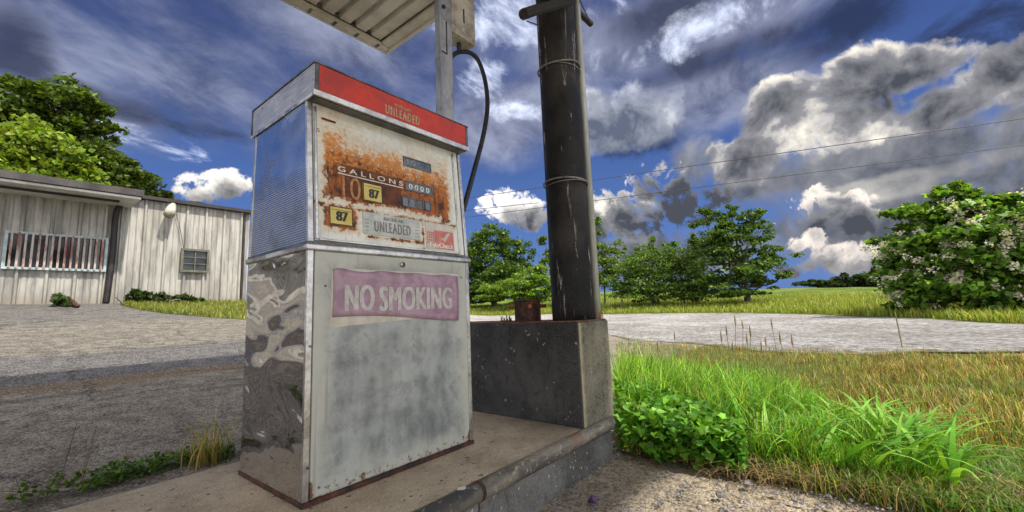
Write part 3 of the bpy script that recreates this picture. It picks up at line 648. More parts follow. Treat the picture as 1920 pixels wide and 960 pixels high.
def tagp(x0, x1, z0, z1, lab):
    o = obj('price_tag', upbox(x0, x1, z0, z1, .0015, .005), M['yellow'], pump, bevel=.001); o['label'] = lab
    bx = MB()
    for h in (upbox(x0, x1, z1-.003, z1, .0052, .006), upbox(x0, x1, z0, z0+.003, .0052, .006), upbox(x0, x0+.003, z0+.003, z1-.003, .0052, .006), upbox(x1-.003, x1, z0+.003, z1-.003, .0052, .006), upbox(x0+.008, x1-.008, z1-.014, z1-.0125, .0052, .006)): bx.add(h.v, h.f)
    obj('border', bx, M['ink'], o)
    uptext('87', 'ink', x0+.024, z0+.015, .036, .042, o, .05, 'octane_number', n=.0055); return o
tagp(.212, .297, 1.034, 1.108, 'yellow price tag reading 87 on the dark rust'); tagp(.074, .164, .922, .990, 'yellow price tag reading 87 at the lower left of the dial')
pl = obj('grade_label', upbox(.207, .480, .902, .990, .0015, .0035), M['paper'], pump, bevel=.001)
uptext('REGULAR', 'greyink', .300, .966, .013, .095, pl, .03, n=.004); uptext('UNLEADED', 'greyink', .256, .916, .042, .170, pl, .018, n=.004, space=1.25)
sp = MB(); sp2 = MB()
for k in range(4):
    h = upbox(.214, .232, .915+k*.014, .917+k*.014, .0037, .0042); sp.add(h.v, h.f)
    h = upbox(.455, .473, .915+k*.014, .917+k*.014, .0037, .0042); sp2.add(h.v, h.f)
obj('printed_lines', sp, M['greyink'], pl); obj('printed_lines', sp2, M['greyink'], pl)
te = obj('decal', upbox(.512, .676, .872, .990, .0015, .0030), M['telepale'], pump)
obj('red_field', upbox(.560, .674, .874, .958, .0032, .0038), M['tele'], te)
ck = MB()
for x in range(4):
    for z in range(5):
        h = upbox(.516+x*.011, .524+x*.011, .896+z*.011, .904+z*.011, .0032, .0038); ck.add(h.v, h.f)
obj('checker_squares', ck, M['tele'], te)
ck = MB(); n_ = .0042
ck.add([upP(.590, .922, n_), upP(.602, .922, n_), upP(.622, .936, n_), upP(.615, .914, n_)], [(0, 3, 2, 1)]); ck.add([upP(.606, .922, n_), upP(.618, .908, n_), upP(.655, .952, n_), upP(.640, .952, n_)], [(0, 1, 2, 3)])
obj('tick_mark', ck, M['telepale'], te); uptext('TeleCheck', 'white', .522, .879, .022, .145, te, .03, n=.0040)
uptext('87', 'numeral', .592, 1.225, .014, .02, face); uptext('S', 'numeral', .033, 1.262, .016, .012, face)
obj('small_plate', upbox(.054, .108, 1.318, 1.326, .001, .003), M['darkrust'], pump)
# header
H0, H1, YH = 1.3765, 1.4994, -.0194
obj('header_soffit', MB().box(.004, W-.002, YH+.010, D+.008, H0-.004, H0+.004), M['darktrim'], pump)
obj('header_box', MB().box(-.0024, W+.0024, YH+.004, D+.0162, H0, H1-.004), M['brushed'], pump, bevel=.002)
obj('header_cap', MB().box(-.006, W+.006, YH-.004, D+.020, H1-.004, H1+.002), M['darktrim'], pump, bevel=.001)
obj('header_rail', MB().box(-.005, W+.005, YH-.006, YH+.003, H0-.004, H0+.018), M['trim'], pump, bevel=.002)
obj('header_rail', MB().box(-.005, -.001, YH+.006, D+.018, H0-.004, H0+.008), M['trim'], pump)
obj('header_rail', MB().box(-.0055, -.0015, D+.010, D+.0185, H0+.009, H1-.005), M['darktrim'], pump)
rp = obj('red_panel', MB().box(.014, W-.014, YH-.002, YH+.003, H0+.019, H1-.006), M['red'], pump)
for x in (.0, W-.013): obj('header_end_clip', MB().box(x, x+.013, YH-.004, YH+.003, H0+.019, H1-.006), M['darktrim'], pump, bevel=.001)
text('lettering', 'UNLEADED', M['cream'], rp, (.289, YH-.0022, H0+.030), .038, .172, bold=.018, space=1.25)
text('lettering', 'REGULAR', M['cream'], rp, (.336, YH-.0022, H0+.076), .012, .083, bold=.02)
# hose mast and box
mx0, mx1, my0, my1 = .787, .887, .20, .235
mast = obj('mast', MB().box(mx0, mx1, my0, my1, .0, 3.1), M['mast'], pump, bevel=.004)
obj('mast_flange', MB().box(mx0-.003, mx0+.006, my0-.012, my0-.001, .0, 3.1), M['mast'], mast)
for z in (2.30, 2.42): obj('bolt', MB().tube([(mx0+.035, my0+.001, z), (mx0+.035, my0-.008, z)], .012, 6), M['black'], mast)
sl_ = MB(); sl_.box(mx0+.052, mx0+.058, my0-.003, my0-.0005, 2.02, 2.22); sl_.box(mx0+.015, mx0+.052, my0-.003, my0-.0005, 2.02, 2.026); obj('slot', sl_, M['ink'], mast)
for z in (.5, 1.1): obj('mast_bracket', MB().box(W+.003, mx0-.001, my0+.005, my1-.005, z, z+.05), M['darktrim'], pump)
b0 = aty(848, 56, .205); b1 = aty(892, 88, .205)
bx0, bx1, bz0 = mx1+.003, b1[0], (b0[2]+b1[2])/2
hb = obj('retractor_box', MB().box(bx0, bx1, .205, .305, bz0, bz0+.75), M['steelbox'], pump, bevel=.003)
obj('slot', MB().box((bx0+bx1)/2-.004, (bx0+bx1)/2+.006, .2025, .2045, bz0+.10, bz0+.19), M['ink'], hb)
obj('grommet', MB().tube([((bx0+bx1)/2-.012, .235, bz0-.004), ((bx0+bx1)/2-.012, .235, bz0+.002)], .017, 14), M['steelbox'], hb)
obj('hose_clip', MB().tube([((bx0+bx1)/2+.012, .262, bz0-.001), ((bx0+bx1)/2+.012, .262, bz0-.055)], .014, 8), M['black'], hb)
def spline(pts, n=12):
    pts = [np.array(q, float) for q in pts]; out = []
    for i in range(len(pts)-1):
        p0 = pts[max(i-1, 0)]; p1 = pts[i]; p2 = pts[i+1]; p3 = pts[min(i+2, len(pts)-1)]
        for k in range(n):
            u = k/n; out.append(.5*((2*p1)+(-p0+p2)*u+(2*p0-5*p1+4*p2-p3)*u*u+(-p0+3*p1-3*p2+p3)*u**3))
    return out+[pts[-1]]
hz = .262
hose = [(W+.0, .33, .95), (.84, .34, .98), aty(823, 300, .33), aty(822, 220, .33), aty(826, 155, .32), aty(845, 108, .29), aty(870, 97, hz), aty(893, 108, .24),
        aty(908, 145, .21), aty(914, 195, .18), aty(907, 250, .15), aty(889, 320, .12), aty(871, 385, .10), aty(862, 420, .09), (W+.07, .09, .95), (W+.03, .10, .93)]
obj('hose', MB().tube(spline(hose), .0135, 12), M['black'], pump, True)
nz = obj('nozzle', MB().tube([(W+.03, .10, .93), (W+.035, .13, .99), (W+.035, .20, 1.04), (W+.03, .28, 1.04)], [.02, .022, .018, .011], 10), M['darktrim'], pump, True)
obj('nozzle_cradle', MB().box(W+.001, W+.02, .16, .32, .96, 1.0), M['darktrim'], pump)

# ------------------------------------------------------------------ canopy
ZC = 3.2; cc = atz(725, 103, ZC); CX, CY = float(cc[0]), float(cc[1])
can = thing('canopy', 'cream ribbed steel canopy overhead above the red headed gas pump', 'canopy', (CX-2, CY-2, ZC))
b = MB(); x0, x1, y0, y1 = CX-10., CX-.02, CY-4.95, CY-.10  # unseen reach drawn out so its shadow covers lot and island
prof = []; pitch = .16; y = y0; 
# pan decking: flat pans with raised ribs running along y, seen from below
x = x0; ps_ = []
while x < x1-.01:
    xe = min(x+pitch, x1); ps_ += [(x, 0), (x+.10, 0), (x+.112, .045), (x+.148, .045)]; x += pitch
ps_.append((x1, 0)); ps_ = [(min(a, x1), c_) for a, c_ in ps_]
vs = []; fs = []
for a, c_ in ps_: vs += [(a, y0, ZC+.05+c_), (a, y1, ZC+.05+c_)]
for i in range(len(ps_)-1): fs.append((2*i, 2*i+1, 2*i+3, 2*i+2))
dk_ = obj('ribbed_deck', MB().add(vs, fs), M['tin'], can); q_ = dk_.modifiers.new('t', 'SOLIDIFY'); q_.thickness = .003
obj('fascia', MB().box(CX-10., CX+.004, CY-.03, CY, ZC, ZC+.26), M['tin'], can, bevel=.003)
obj('fascia', MB().box(CX-.03, CX, CY-4.95, CY-.032, ZC, ZC+.26), M['tin'], can, bevel=.003)
obj('edge_channel', MB().box(CX-10., CX-.032, CY-.085, CY-.033, ZC+.004, ZC+.048), M['tin'], can, bevel=.003)
for k in range(14): xx = CX-.16-k*.22; obj('clip', MB().box(xx, xx+.022, CY-.090, CY-.028, ZC-.004, ZC+.003), M['darktrim'], can)
obj('edge_angle', MB().box(CX-.12, CX-.032, CY-4.95, CY-.09, ZC+.02, ZC+.045), M['tin'], can)
obj('beam', MB().box(CX-.62, CX-.50, CY-4.95, CY-.2, ZC+.10, ZC+.30), M['tin'], can)
obj('roof_top', MB().box(CX-10., CX-.032, CY-4.95, CY-.032, ZC+.22, ZC+.24), M['roof'], can)

# ------------------------------------------------------------------ pier box and column
BX0, BX1, BY0, BY1, BZ = 1.214, 1.543, -.313, .66, .5183
pier = thing('masonry_pier', 'dark painted block pier on the island carrying the black column', 'pier', (BX0, BY0, 0))
obj('pier_body', MB().box(BX0, BX1-.002, BY0, BY1, .0, BZ), M['blackbox'], pier, bevel=.006)
obj('pier_end', MB().box(BX0+.008, BX1+.001, BY0-.003, BY0+.02, .002, BZ-.006), M['boxend'], pier, bevel=.002)
obj('pier_cap', MB().box(BX0+.006, BX1-.008, BY0+.006, BY1-.006, BZ, BZ+.003), M['rust'], pier)
cx_, cy_ = 1.405, -.178
colm = thing('support_column', 'flaking black round column with wire bands standing on the dark pier', 'column', (cx_, cy_, BZ))
vs = []; n = 28
segs = np.linspace(BZ+.003, 3.24, 40)
pts = [(cx_+(z-BZ)*.0, cy_, z) for z in segs]
obj('shaft', MB().tube(pts, [.117]*40, 32), M['column'], colm, True)
for z0_, z1_ in ((1.30, 1.29), (2.02, 2.04)):
    ring = [(cx_+.127*math.cos(a), cy_+.127*math.sin(a), z0_+(z1_-z0_)*math.cos(a)) for a in np.linspace(0, 2*math.pi, 33)]
    obj('wire_band', MB().tube(ring, .0055, 6, False), M['wire'], colm, True)
    ring = [(cx_+.126*math.cos(a), cy_+.126*math.sin(a), z0_-.014+(z1_-z0_)*math.sin(a)) for a in np.linspace(2.6, 5.4, 18)]
    obj('wire_band', MB().tube(ring, .003, 6, False), M['wire'], colm, True)
pipe = tag(obj('conduit', MB().tube([(1.512, -.272, BZ), (1.512, -.272, 3.2)], .021, 12), M['conduit'], None, True), 'pale conduit pipe running up the right side of the black column', 'conduit')
# tied-on bars near the top
pb0 = aty(983, 26, cy_-.15); pb1 = aty(1074, 3, cy_-.15)
def bar(px0, px1, Y, r, lab):
    p0 = aty(*px0, Y); p1 = aty(*px1, Y)
    if Y > cy_: p0 = np.array([cx_-.16, Y, p1[2]-.02])
    o = obj('crossbar', MB().tube(spline([p0, (p0*2+p1)/3+np.array([0, 0, .004]), (p0+p1*2)/3, p1], 4), r, 9), M['wood'])
    return tag(o, lab, 'crossbar', 'bars wired to the black column'), p0, p1
o1, a0_, a1_ = bar((981, 27), (1074, 0), cy_-.15, .026, 'rough dark bar tied across the front of the black column')
o2, a2_, a3_ = bar((1040, 64), (1108, 45), cy_+.145, .024, 'short dark bar wired behind the black column, its end sticking out right')
tw = MB(); tw.tube([a1_+np.array([0, -.03, .02]), a3_], .004, 6); tw.tube([a0_+np.array([.03, 0, -.02]), aty(1012, 48, cy_-.09)], .003, 6)
obj('tie_wire', tw, M['cable'], colm)

# rusty pipe stub with set screws
ps = np.array([1.40, .235]); 
sx = float(BX0+.06); q = atz(990, 600, BZ+.002)
# place on the pier where its foot shows above the front edge
dd = ray(990, 598); tt = (1.36-CAM[0])/dd[0]; sy_ = float(CAM[1]+dd[1]*tt)
stub = thing('pipe_stub', 'short rusted iron pipe cap with set screws on top of the dark pier', 'pipe stub', (1.36, sy_, BZ))
r_ = 25.5/795*2.42
obj('collar', MB().tube([(1.36, sy_, BZ+.002), (1.36, sy_, BZ+.118)], r_, 24), M['darkrust'], stub, False, bevel=.003)
obj('lid', MB().tube([(1.36, sy_, BZ+.119), (1.36, sy_, BZ+.127)], r_+.004, 24), M['darkrust'], stub, False, bevel=.002)
va = math.atan2(CAM[1]-sy_, CAM[0]-1.36)
for k in range(4):
    a = va+math.pi/2*k+.12; c0 = np.array([1.36+math.cos(a)*(r_-.004), sy_+math.sin(a)*(r_-.004), BZ+.088]); c1 = np.array([1.36+math.cos(a)*(r_+.034), sy_+math.sin(a)*(r_+.034), BZ+.088])
    obj('set_screw', MB().tube([c0, c1], .0125, 6), M['rust'], stub)

# ------------------------------------------------------------------ metal building
YW = 11.; ZG = .98
bl = thing('metal_building', 'long low white ribbed metal building beyond the asphalt lot', 'building', (1.0, YW, ZG))
def ribwall(x0, x1, z0, z1, yy):
    b = MB(); xs_ = []; x = x0
    while x < x1:
        for dx_, dy_ in ((0, 0), (.02, -.055), (.055, -.055), (.075, 0), (.165, 0), (.175, -.014), (.19, 0), (.275, 0), (.285, -.014), (.30, 0)):
            if x+dx_ < x1: xs_.append((x+dx_, yy+dy_))
        x += .39
    xs_.append((x1, yy)); vs = []
    for a, c_ in xs_: vs += [(a, c_, z0), (a, c_, z1)]
    b.add(vs, [(2*i, 2*i+2, 2*i+3, 2*i+1) for i in range(len(xs_)-1)]); return b
XR = float(aty(463, 480, YW)[0])
obj('wall', ribwall(-7., 1.10, ZG-.1, 3.40, YW), M['siding'], bl)
obj('wall', ribwall(1.06, XR, ZG-.1, 3.42, YW+.02), M['siding'], bl)
obj('end_wall', MB().box(XR, XR+.03, YW, YW+9, ZG-.1, 3.42), M['siding'], bl)
obj('corner_trim', MB().box(XR-.12, XR-.07, YW-.03, YW+.015, ZG-.05, 3.40), M['darkgutter'], bl)
f0 = aty(0, 318, 10.); f1 = aty(268, 358, 10.)
ro = obj('roof', MB().box(-7., f1[0], 10., 20, 3.24, 3.36), M['roof'], bl)
obj('fascia', MB().box(-7., f1[0]+.02, 9.96, 9.995, 3.25, 3.385), M['roof'], ro)
obj('soffit', MB().box(-7., f1[0]-.02, 10.0, YW+.02, 3.19, 3.235), M['tin'], ro)
obj('gutter_strip', MB().box(-7., f1[0]-.3, 10.35, 10.42, 3.15, 3.188), M['darkgutter'], ro)
obj('roof', MB().hexa([(f1[0]-.02, 10.88, 3.425), (XR+.15, 10.88, 3.425), (XR+.15, 20, 3.6), (f1[0]-.02, 20, 3.6), (f1[0]-.02, 10.88, 3.50), (XR+.15, 10.88, 3.50), (XR+.15, 20, 3.68), (f1[0]-.02, 20, 3.68)]), M['darkgutter'], bl)
v0 = aty(365, 382, 13.); obj('roof_vent', MB().tube([(v0[0], 13., 3.45), (v0[0], 13., v0[2]+.02)], .24, 12), M['roof'], bl)
ds = [aty(238, 372, YW-.08), aty(226, 384, YW-.08), aty(217, 405, YW-.08), aty(212, 470, YW-.08), aty(203, 540, YW-.08), aty(199, 568, YW-.08)]
obj('downspout', MB().tube(spline(ds, 5), .055, 8), M['darkgutter'], bl, True)
# barred window
def quadwin(name, c, framemat, par, fr=.05, proud=.06):   # c: four corners tl,tr,br,bl on the wall plane
    return None
wtl, wtr, wbr, wbl = [aty(*q, YW-.04) for q in ((18, 438), (197, 450), (193, 505), (6, 501))]
xa, xb = (wtl[0]+wbl[0])/2, (wtr[0]+wbr[0])/2; za, zb_ = (wbl[2]+wbr[2])/2, (wtl[2]+wtr[2])/2
def frame(x0, x1, z0, z1, y0, y1, t_):
    b = MB(); b.box(x0-t_, x1+t_, y0, y1, z1, z1+t_); b.box(x0-t_, x1+t_, y0, y1, z0-t_, z0); b.box(x0-t_, x0, y0, y1, z0, z1); b.box(x1, x1+t_, y0, y1, z0, z1); return b
wb = obj('window', MB().box(xa, xb, YW-.05, YW-.042, za, zb_), M['paneldark'], bl); wb['label'] = 'barred window with a pale blue frame'
obj('frame', frame(xa, xb, za, zb_, YW-.10, YW-.04, .045), M['bluewhite'], wb)
nb = 15
for k in range(nb):
    xx = xa+(xb-xa)*(k+.5)/nb; obj('bar', MB().box(xx-.016, xx+.016, YW-.13, YW-.105, za-.02, zb_+.03), M['bar'], wb)
wtl, wbr = aty(341, 468, YW-.04), aty(388, 511, YW-.04)
xa, xb, za, zb_ = wtl[0]+.03, wbr[0]-.03, wbr[2]+.04, wtl[2]-.02
wb = obj('window', MB().box(xa, xb, YW-.045, YW-.038, za, zb_), M['paneldark'], bl); wb['label'] = 'small olive framed window with divided panes'
obj('frame', frame(xa, xb, za, zb_, YW-.10, YW-.036, .05), M['olive'], wb)
mu = MB(); mu.box((xa+xb)/2-.012, (xa+xb)/2+.012, YW-.075, YW-.05, za, zb_)
for k in (1, 2): zz = za+(zb_-za)*k/3; mu.box(xa, xb, YW-.073, YW-.052, zz-.008, zz+.008)
obj('glazing_bars', mu, M['olive'], wb)
fl = thing('floodlight', 'small white floodlight mounted under the eave of the metal building', 'floodlight', tuple(aty(326, 380, YW-.1)))
c0 = aty(325, 383, YW-.06); c1 = aty(320, 394, YW-.22); c2 = aty(317, 402, YW-.34)
obj('lamp_head', MB().tube([c0, (c0+c1)/2, c1, c2], [.05, .085, .10, .11], 12), M['steelbox'], fl, True)
obj('bracket', MB().tube([aty(330, 372, YW+.03), c0], .02, 8), M['darkgutter'], fl)
obj('wire', MB().tube(spline([aty(330, 400, YW-.05), aty(338, 430, YW-.05), aty(344, 466, YW-.05)], 4), .006, 5), M['cable'], fl)
# scrap by the wall
g0 = px_ground(127, 571); g1 = px_ground(145, 580)
tag(obj('broken_pipe', MB().tube([g0+np.array([0, 0, .10]), (g0+g1)/2+np.array([0, 0, .09]), g1+np.array([0, 0, .06])], [.04, .045, .035], 9), M['darkrust'], None, True), 'short rusty pipe lying on the lot by the white wall', 'pipe')

# ------------------------------------------------------------------ overhead wires
for (pa, pb, lab) in (((1110, 338), (1920, 222), 'upper overhead wire crossing the clouds at the right'), ((1110, 377), (1920, 272), 'lower overhead wire crossing the clouds at the right'), ((880, 394), (1010, 380), 'lowest thin overhead wire left of the black column')):
    Zw = 8.5 if pa[0] > 1000 else 7.5
    p0, p1 = atz(*pa, Zw), atz(*pb, Zw)
    if pa[0] < 1000: p1 = atz(1010, 380, Zw)
    dv = (p1-p0); e0 = p0-dv*(.6 if pa[0] > 1000 else .5); e1 = p1+dv*(.6 if pa[0] > 1000 else .0)
    m_ = 24; pts = [e0+(e1-e0)*k/m_ for k in range(m_+1)]
    tag(obj('power_line', MB().tube(pts, .022, 5), M['cable']), lab, 'power line', 'overhead wires')

# ------------------------------------------------------------------ vegetation
def cards(cen, L, Wd, nrm_up=.3, cols=None, shape=4):
    if shape == 6: return cards6(cen, L, Wd, nrm_up, cols)
    """leaf shaped faces: base, side, tip, side; cen Nx3, L length, Wd width"""
    n = len(cen); ax = rng.normal(size=(n, 3)); ax[:, 2] = ax[:, 2]*.6-.15; ax /= np.linalg.norm(ax, axis=1)[:, None]
    up = rng.normal(size=(n, 3))*(1-nrm_up); up[:, 2] += nrm_up*2; sd = np.cross(ax, up); sd /= np.linalg.norm(sd, axis=1)[:, None]+1e-9
    nn = np.cross(sd, ax)
    L = np.asarray(L).reshape(-1, 1)*np.ones((n, 1)); Wd = np.asarray(Wd).reshape(-1, 1)*np.ones((n, 1))
    b = cen-ax*L*.5; tp = cen+ax*L*.5-nn*L*.12; s1 = cen-ax*L*.08+sd*Wd*.5+nn*Wd*.12; s2 = cen-ax*L*.08-sd*Wd*.5+nn*Wd*.12
    v = np.stack([b, s1, tp, s2], 1).reshape(-1, 3); f = np.arange(4*n).reshape(n, 4)
    c_ = np.repeat(cols, 4, axis=0) if cols is not None else None
    return v, f, c_
def cards6(cen, L, Wd, nrm_up, cols):
    n = len(cen); ax = rng.normal(size=(n, 3)); ax[:, 2] = ax[:, 2]*.5-.35; ax /= np.linalg.norm(ax, axis=1)[:, None]
    up = rng.normal(size=(n, 3))*(1-nrm_up); up[:, 2] += nrm_up*2; sd = np.cross(ax, up); sd /= np.linalg.norm(sd, axis=1)[:, None]+1e-9
    nn = np.cross(sd, ax); L = np.asarray(L).reshape(-1, 1)*np.ones((n, 1)); Wd = np.asarray(Wd).reshape(-1, 1)*np.ones((n, 1))
    prof = ((-.42, 0, 0), (-.5, .30, .10), (-.18, .50, .16), (.18, .27, .04), (.5, 0, -.16))
    mid = cen+ax*L*-.05-nn*L*.02; vs = [cen+ax*L*a+sd*Wd*b_+nn*L*c_ for a, b_, c_ in prof]+[cen+ax*L*a-sd*Wd*b_+nn*L*c_ for a, b_, c_ in prof[1:4]]+[mid]
    v = np.stack(vs, 1).reshape(-1, 3); i = np.arange(n)[:, None]*9
    f = np.concatenate([i+np.array([[0, 1, 2, 8]]), i+np.array([[8, 2, 3, 4]]), i+np.array([[0, 8, 6, 5]]), i+np.array([[8, 4, 7, 6]])])
    return v, f, (np.repeat(cols, 9, axis=0) if cols is not None else None)
def pal(n, base, var=.25, alt=None, frac=.2):
    c_ = np.array(base)[None, :]*np.exp(rng.normal(0, var, (n, 1)))*(1+rng.normal(0, .08, (n, 3)))
    if alt is not None: k = rng.random(n) < frac; c_[k] = np.array(alt)[None, :]*np.exp(rng.normal(0, var, (k.sum(), 1)))
    return np.clip(c_, .005, .9)
def crown_points(lobes, n, clump=.22, per=60, hollow=.35):
    clump *= .78
    vol = np.array([l[3]*l[4]*l[5] if len(l) > 5 else l[3]**3 for l in lobes])**.72; cnt = (n*vol/vol.sum()).astype(int); out = []; cc_ = []
    for l, k in zip(lobes, cnt):
        c0 = np.array(l[:3]); rr = np.array(l[3:6] if len(l) > 5 else [l[3]]*3)
        nc = max(4, k//per); dv = rng.normal(size=(nc, 3)); dv /= np.linalg.norm(dv, axis=1)[:, None]
        rad = (hollow+(1-hollow)*rng.random(nc)**.6)[:, None]*(1+rng.normal(0, .17, (nc, 1)))
        ctr = c0+dv*rad*rr; which = rng.integers(0, nc, k)
        out.append(ctr[which]+rng.normal(size=(k, 3))*rr*clump*np.array([1, 1, .62])); cc_.append(ctr)
    return np.concatenate(out), cc_
def tree(name, label, cat, base, lobes, n, leaf=(.14, .09), col=(.06, .10, .02), alt=None, trunk_r=.15, group=None, clump=.22, nrm_up=.3, var=.25, stems=1, frac=.2, twigs=3, hollow=.35, shrub=False):
    th = thing(name, label, cat, tuple(base), group)
    pts, cc_ = crown_points(lobes, n, clump, hollow=hollow)
    gz = T(pts[:, 0], pts[:, 1]); pts = pts[pts[:, 2] > gz+.02]
    v, f, c_ = cards(pts, leaf[0]*np.exp(rng.normal(0, .2, len(pts))), leaf[1]*np.exp(rng.normal(0, .2, len(pts))), nrm_up, pal(len(pts), col, var, alt, frac))
    mesh_obj('crown', v, f, M['leaf'], th, False, 0, c_)
    b = MB(); base = np.array(base, float)
    ctrs = np.array([l[:3] for l in lobes]); top = ctrs.mean(0)
    for s_ in range(stems):
        off = np.array([rng.normal(0, .25), rng.normal(0, .25), 0])*(stems > 1)
        mid = base*.55+top*.45+off*1.5; p0 = base+off+np.array([0, 0, -.15])
        if stems > 1: b.tube([base-np.array([0, 0, .15]), p0], trunk_r*1.05, 7)
        b.tube(spline([p0, p0*.6+mid*.4+rng.normal(0, .05, 3), mid, top+off*2], 4), list(np.linspace(trunk_r, trunk_r*.35, 13)), 9)
    for l, ctr in zip(lobes, cc_):
        c0 = np.array(l[:3]); s0 = base*.5+top*.5 if c0[2] > top[2]-.5 else base*.7+top*.3; k = (c0+s0)/2+rng.normal(0, .12, 3)
        b.tube(spline([s0, k, c0], 4), list(np.linspace(trunk_r*.45, trunk_r*.15, 9)), 6)
        for q in ctr[rng.permutation(len(ctr))[:twigs*3]]: b.tube([c0*.8+k*.2, (c0+q)/2+rng.normal(0, .05, 3), q], [trunk_r*.13, trunk_r*.09, trunk_r*.04], 4)
    obj('stems' if shrub else 'trunk', b, M['bark'], th); return th
def LB(px, py, Dd, rpx, rpy=None, dd=1.):   # a lobe of a crown at distance Dd
    q = atD(px, py, Dd); s_ = Dd/FPX/1.0*math.cos(math.atan((px-960)/FPX))
    rx = rpx*s_; rz = (rpy or rpx)*s_; return (q[0], q[1], q[2], rx*dd, rx*dd, rz)
def gb(px, Dd):
    a = 90-math.degrees(YAW)-math.degrees(math.atan((px-960)/FPX)); x, y = P(a, Dd); return (float(x), float(y), Tz(x, y))
# trees behind the building
tree('broadleaf_tree', 'tall dark green tree rising behind the left end of the white building', 'tree', gb(90, 27),
     [LB(25, 190, 27, 50, 52), LB(120, 195, 27, 62, 48), LB(165, 235, 27, 48, 46), LB(60, 260, 28, 90, 60), LB(170, 300, 27, 62, 50), LB(215, 330, 27, 50, 36), LB(100, 330, 27, 110, 50), LB(-90, 230, 27, 100, 90), LB(-60, 330, 27, 100, 60)],
     42000, (.24, .16), (.060, .100, .014), (.12, .17, .02), .35, clump=.17, var=.3)
tree('broadleaf_tree', 'sunlit yellow green tree in front of the tall dark tree', 'tree', gb(70, 20),
     [LB(60, 285, 20, 75, 52), LB(15, 320, 20, 60, 50), LB(120, 330, 20, 55, 40), LB(-70, 300, 20, 90, 60), LB(70, 370, 20, 90, 50)],
     22000, (.19, .13), (.15, .22, .024), (.24, .30, .04), .25, clump=.2, var=.3)
tree('broadleaf_tree', 'lower dark tree at the right of the tall one above the annex roof', 'tree', gb(255, 30),
     [LB(245, 345, 30, 38, 28), LB(285, 362, 30, 30, 20), LB(225, 370, 30, 70, 40)], 11000, (.22, .15), (.042, .068, .014), None, .22, clump=.2)
# trees beyond the road
tree('broadleaf_tree', 'dense round green tree between the gas pump and the black column', 'tree', gb(925, 34),
     [LB(925, 455, 34, 42, 36), LB(970, 480, 34, 32, 34), LB(885, 490, 34, 38, 40), LB(935, 515, 34, 62, 40), LB(840, 480, 34, 40, 45), LB(905, 540, 34, 60, 20), LB(900, 555, 34, 50, 14)], 20000, (.25, .16), (.055, .105, .018), (.11, .17, .02), .3, clump=.17)
tree('leafy_shrub', 'bright yellow green bush left of the foot of the black column', 'shrub', gb(985, 30),
     [LB(975, 535, 30, 40, 20), LB(1010, 520, 30, 28, 26), LB(935, 545, 30, 32, 14), LB(1040, 535, 30, 30, 22), LB(985, 555, 30, 44, 14), LB(925, 556, 30, 30, 10)], 12000, (.18, .12), (.13, .22, .022), (.17, .24, .04), .08, clump=.2, stems=3, shrub=True)
tree('sapling', 'thin pale sapling just left of the black column', 'tree', gb(1034, 31), [LB(1022, 455, 31, 14, 12), LB(1030, 490, 31, 18, 18)], 900, (.24, .16), (.09, .14, .02), None, .06, clump=.3)
tree('sapling', 'tall thin sapling just right of the black column', 'tree', gb(1128, 27),
     [LB(1124, 425, 27, 14, 18), LB(1135, 470, 27, 26, 24), LB(1122, 510, 27, 30, 30), LB(1150, 500, 27, 22, 18)], 3000, (.20, .12), (.085, .14, .02), (.12, .18, .03), .07, clump=.25)
tree('leafy_shrub', 'wide spreading green bush right of the black column', 'shrub', gb(1225, 25),
     [LB(1215, 490, 25, 50, 30), LB(1180, 515, 25, 38, 28), LB(1265, 500, 25, 42, 32), LB(1225, 462, 25, 18, 18), LB(1190, 475, 25, 16, 14), LB(1225, 530, 25, 66, 20), LB(1210, 548, 25, 62, 14), LB(1160, 545, 25, 30, 12), LB(1165, 470, 25, 10, 10), LB(1262, 458, 25, 12, 14)], 12500, (.16, .09), (.075, .135, .02), (.14, .22, .03), .08, clump=.24, stems=4, hollow=.25, shrub=True)
tree('leafy_shrub', 'lighter bush between the spreading bush and the open crowned tree', 'shrub', gb(1300, 24.5),
     [LB(1300, 500, 24.5, 30, 40), LB(1310, 455, 24.5, 14, 22), LB(1290, 535, 24.5, 36, 16), LB(1300, 550, 24.5, 36, 12)], 7000, (.15, .09), (.08, .135, .02), (.11, .16, .03), .06, clump=.26, stems=3, shrub=True)
tree('broadleaf_tree', 'open crowned young tree with gaps standing in the field', 'tree', gb(1382, 23),
     [LB(1368, 388, 23, 14, 14), LB(1318, 410, 23, 26, 22), LB(1352, 412, 23, 26, 20), LB(1408, 410, 23, 28, 24), LB(1360, 440, 23, 44, 26), LB(1420, 440, 23, 36, 24), LB(1352, 475, 23, 42, 24), LB(1440, 475, 23, 32, 18), LB(1400, 500, 23, 52, 28), LB(1350, 525, 23, 44, 20), LB(1468, 515, 23, 22, 12), LB(1430, 530, 23, 26, 14), LB(1370, 550, 23, 56, 13)],
     14500, (.16, .095), (.060, .115, .018), (.12, .19, .025), .13, clump=.20, stems=2, hollow=.25)
# far wood on the ridge
def farwood():
    pts = []
    lob = []
    for px in range(1505, 1780, 9):
        hgt = np.interp(px, [1505, 1560, 1600, 1650, 1780], [5, 13, 22, 36, 46]); b_ = np.interp(px, [1505, 1650, 1780], [535, 540, 548])
        lob.append(LB(px+rng.normal(0, 3), b_-hgt*.45, 60, 13, hgt*.6))
    q, _ = crown_points(lob, 9000, .25)
    v, f, c_ = cards(q, .6, .45, .3, pal(len(q), (.030, .048, .016), .3)); o = mesh_obj('distant_wood', v, f, M['leaf'], None, False, 0, c_)
    o['kind'] = 'stuff'; tag(o, 'dark far wood along the ridge behind the flowering tree', 'wood')
farwood()
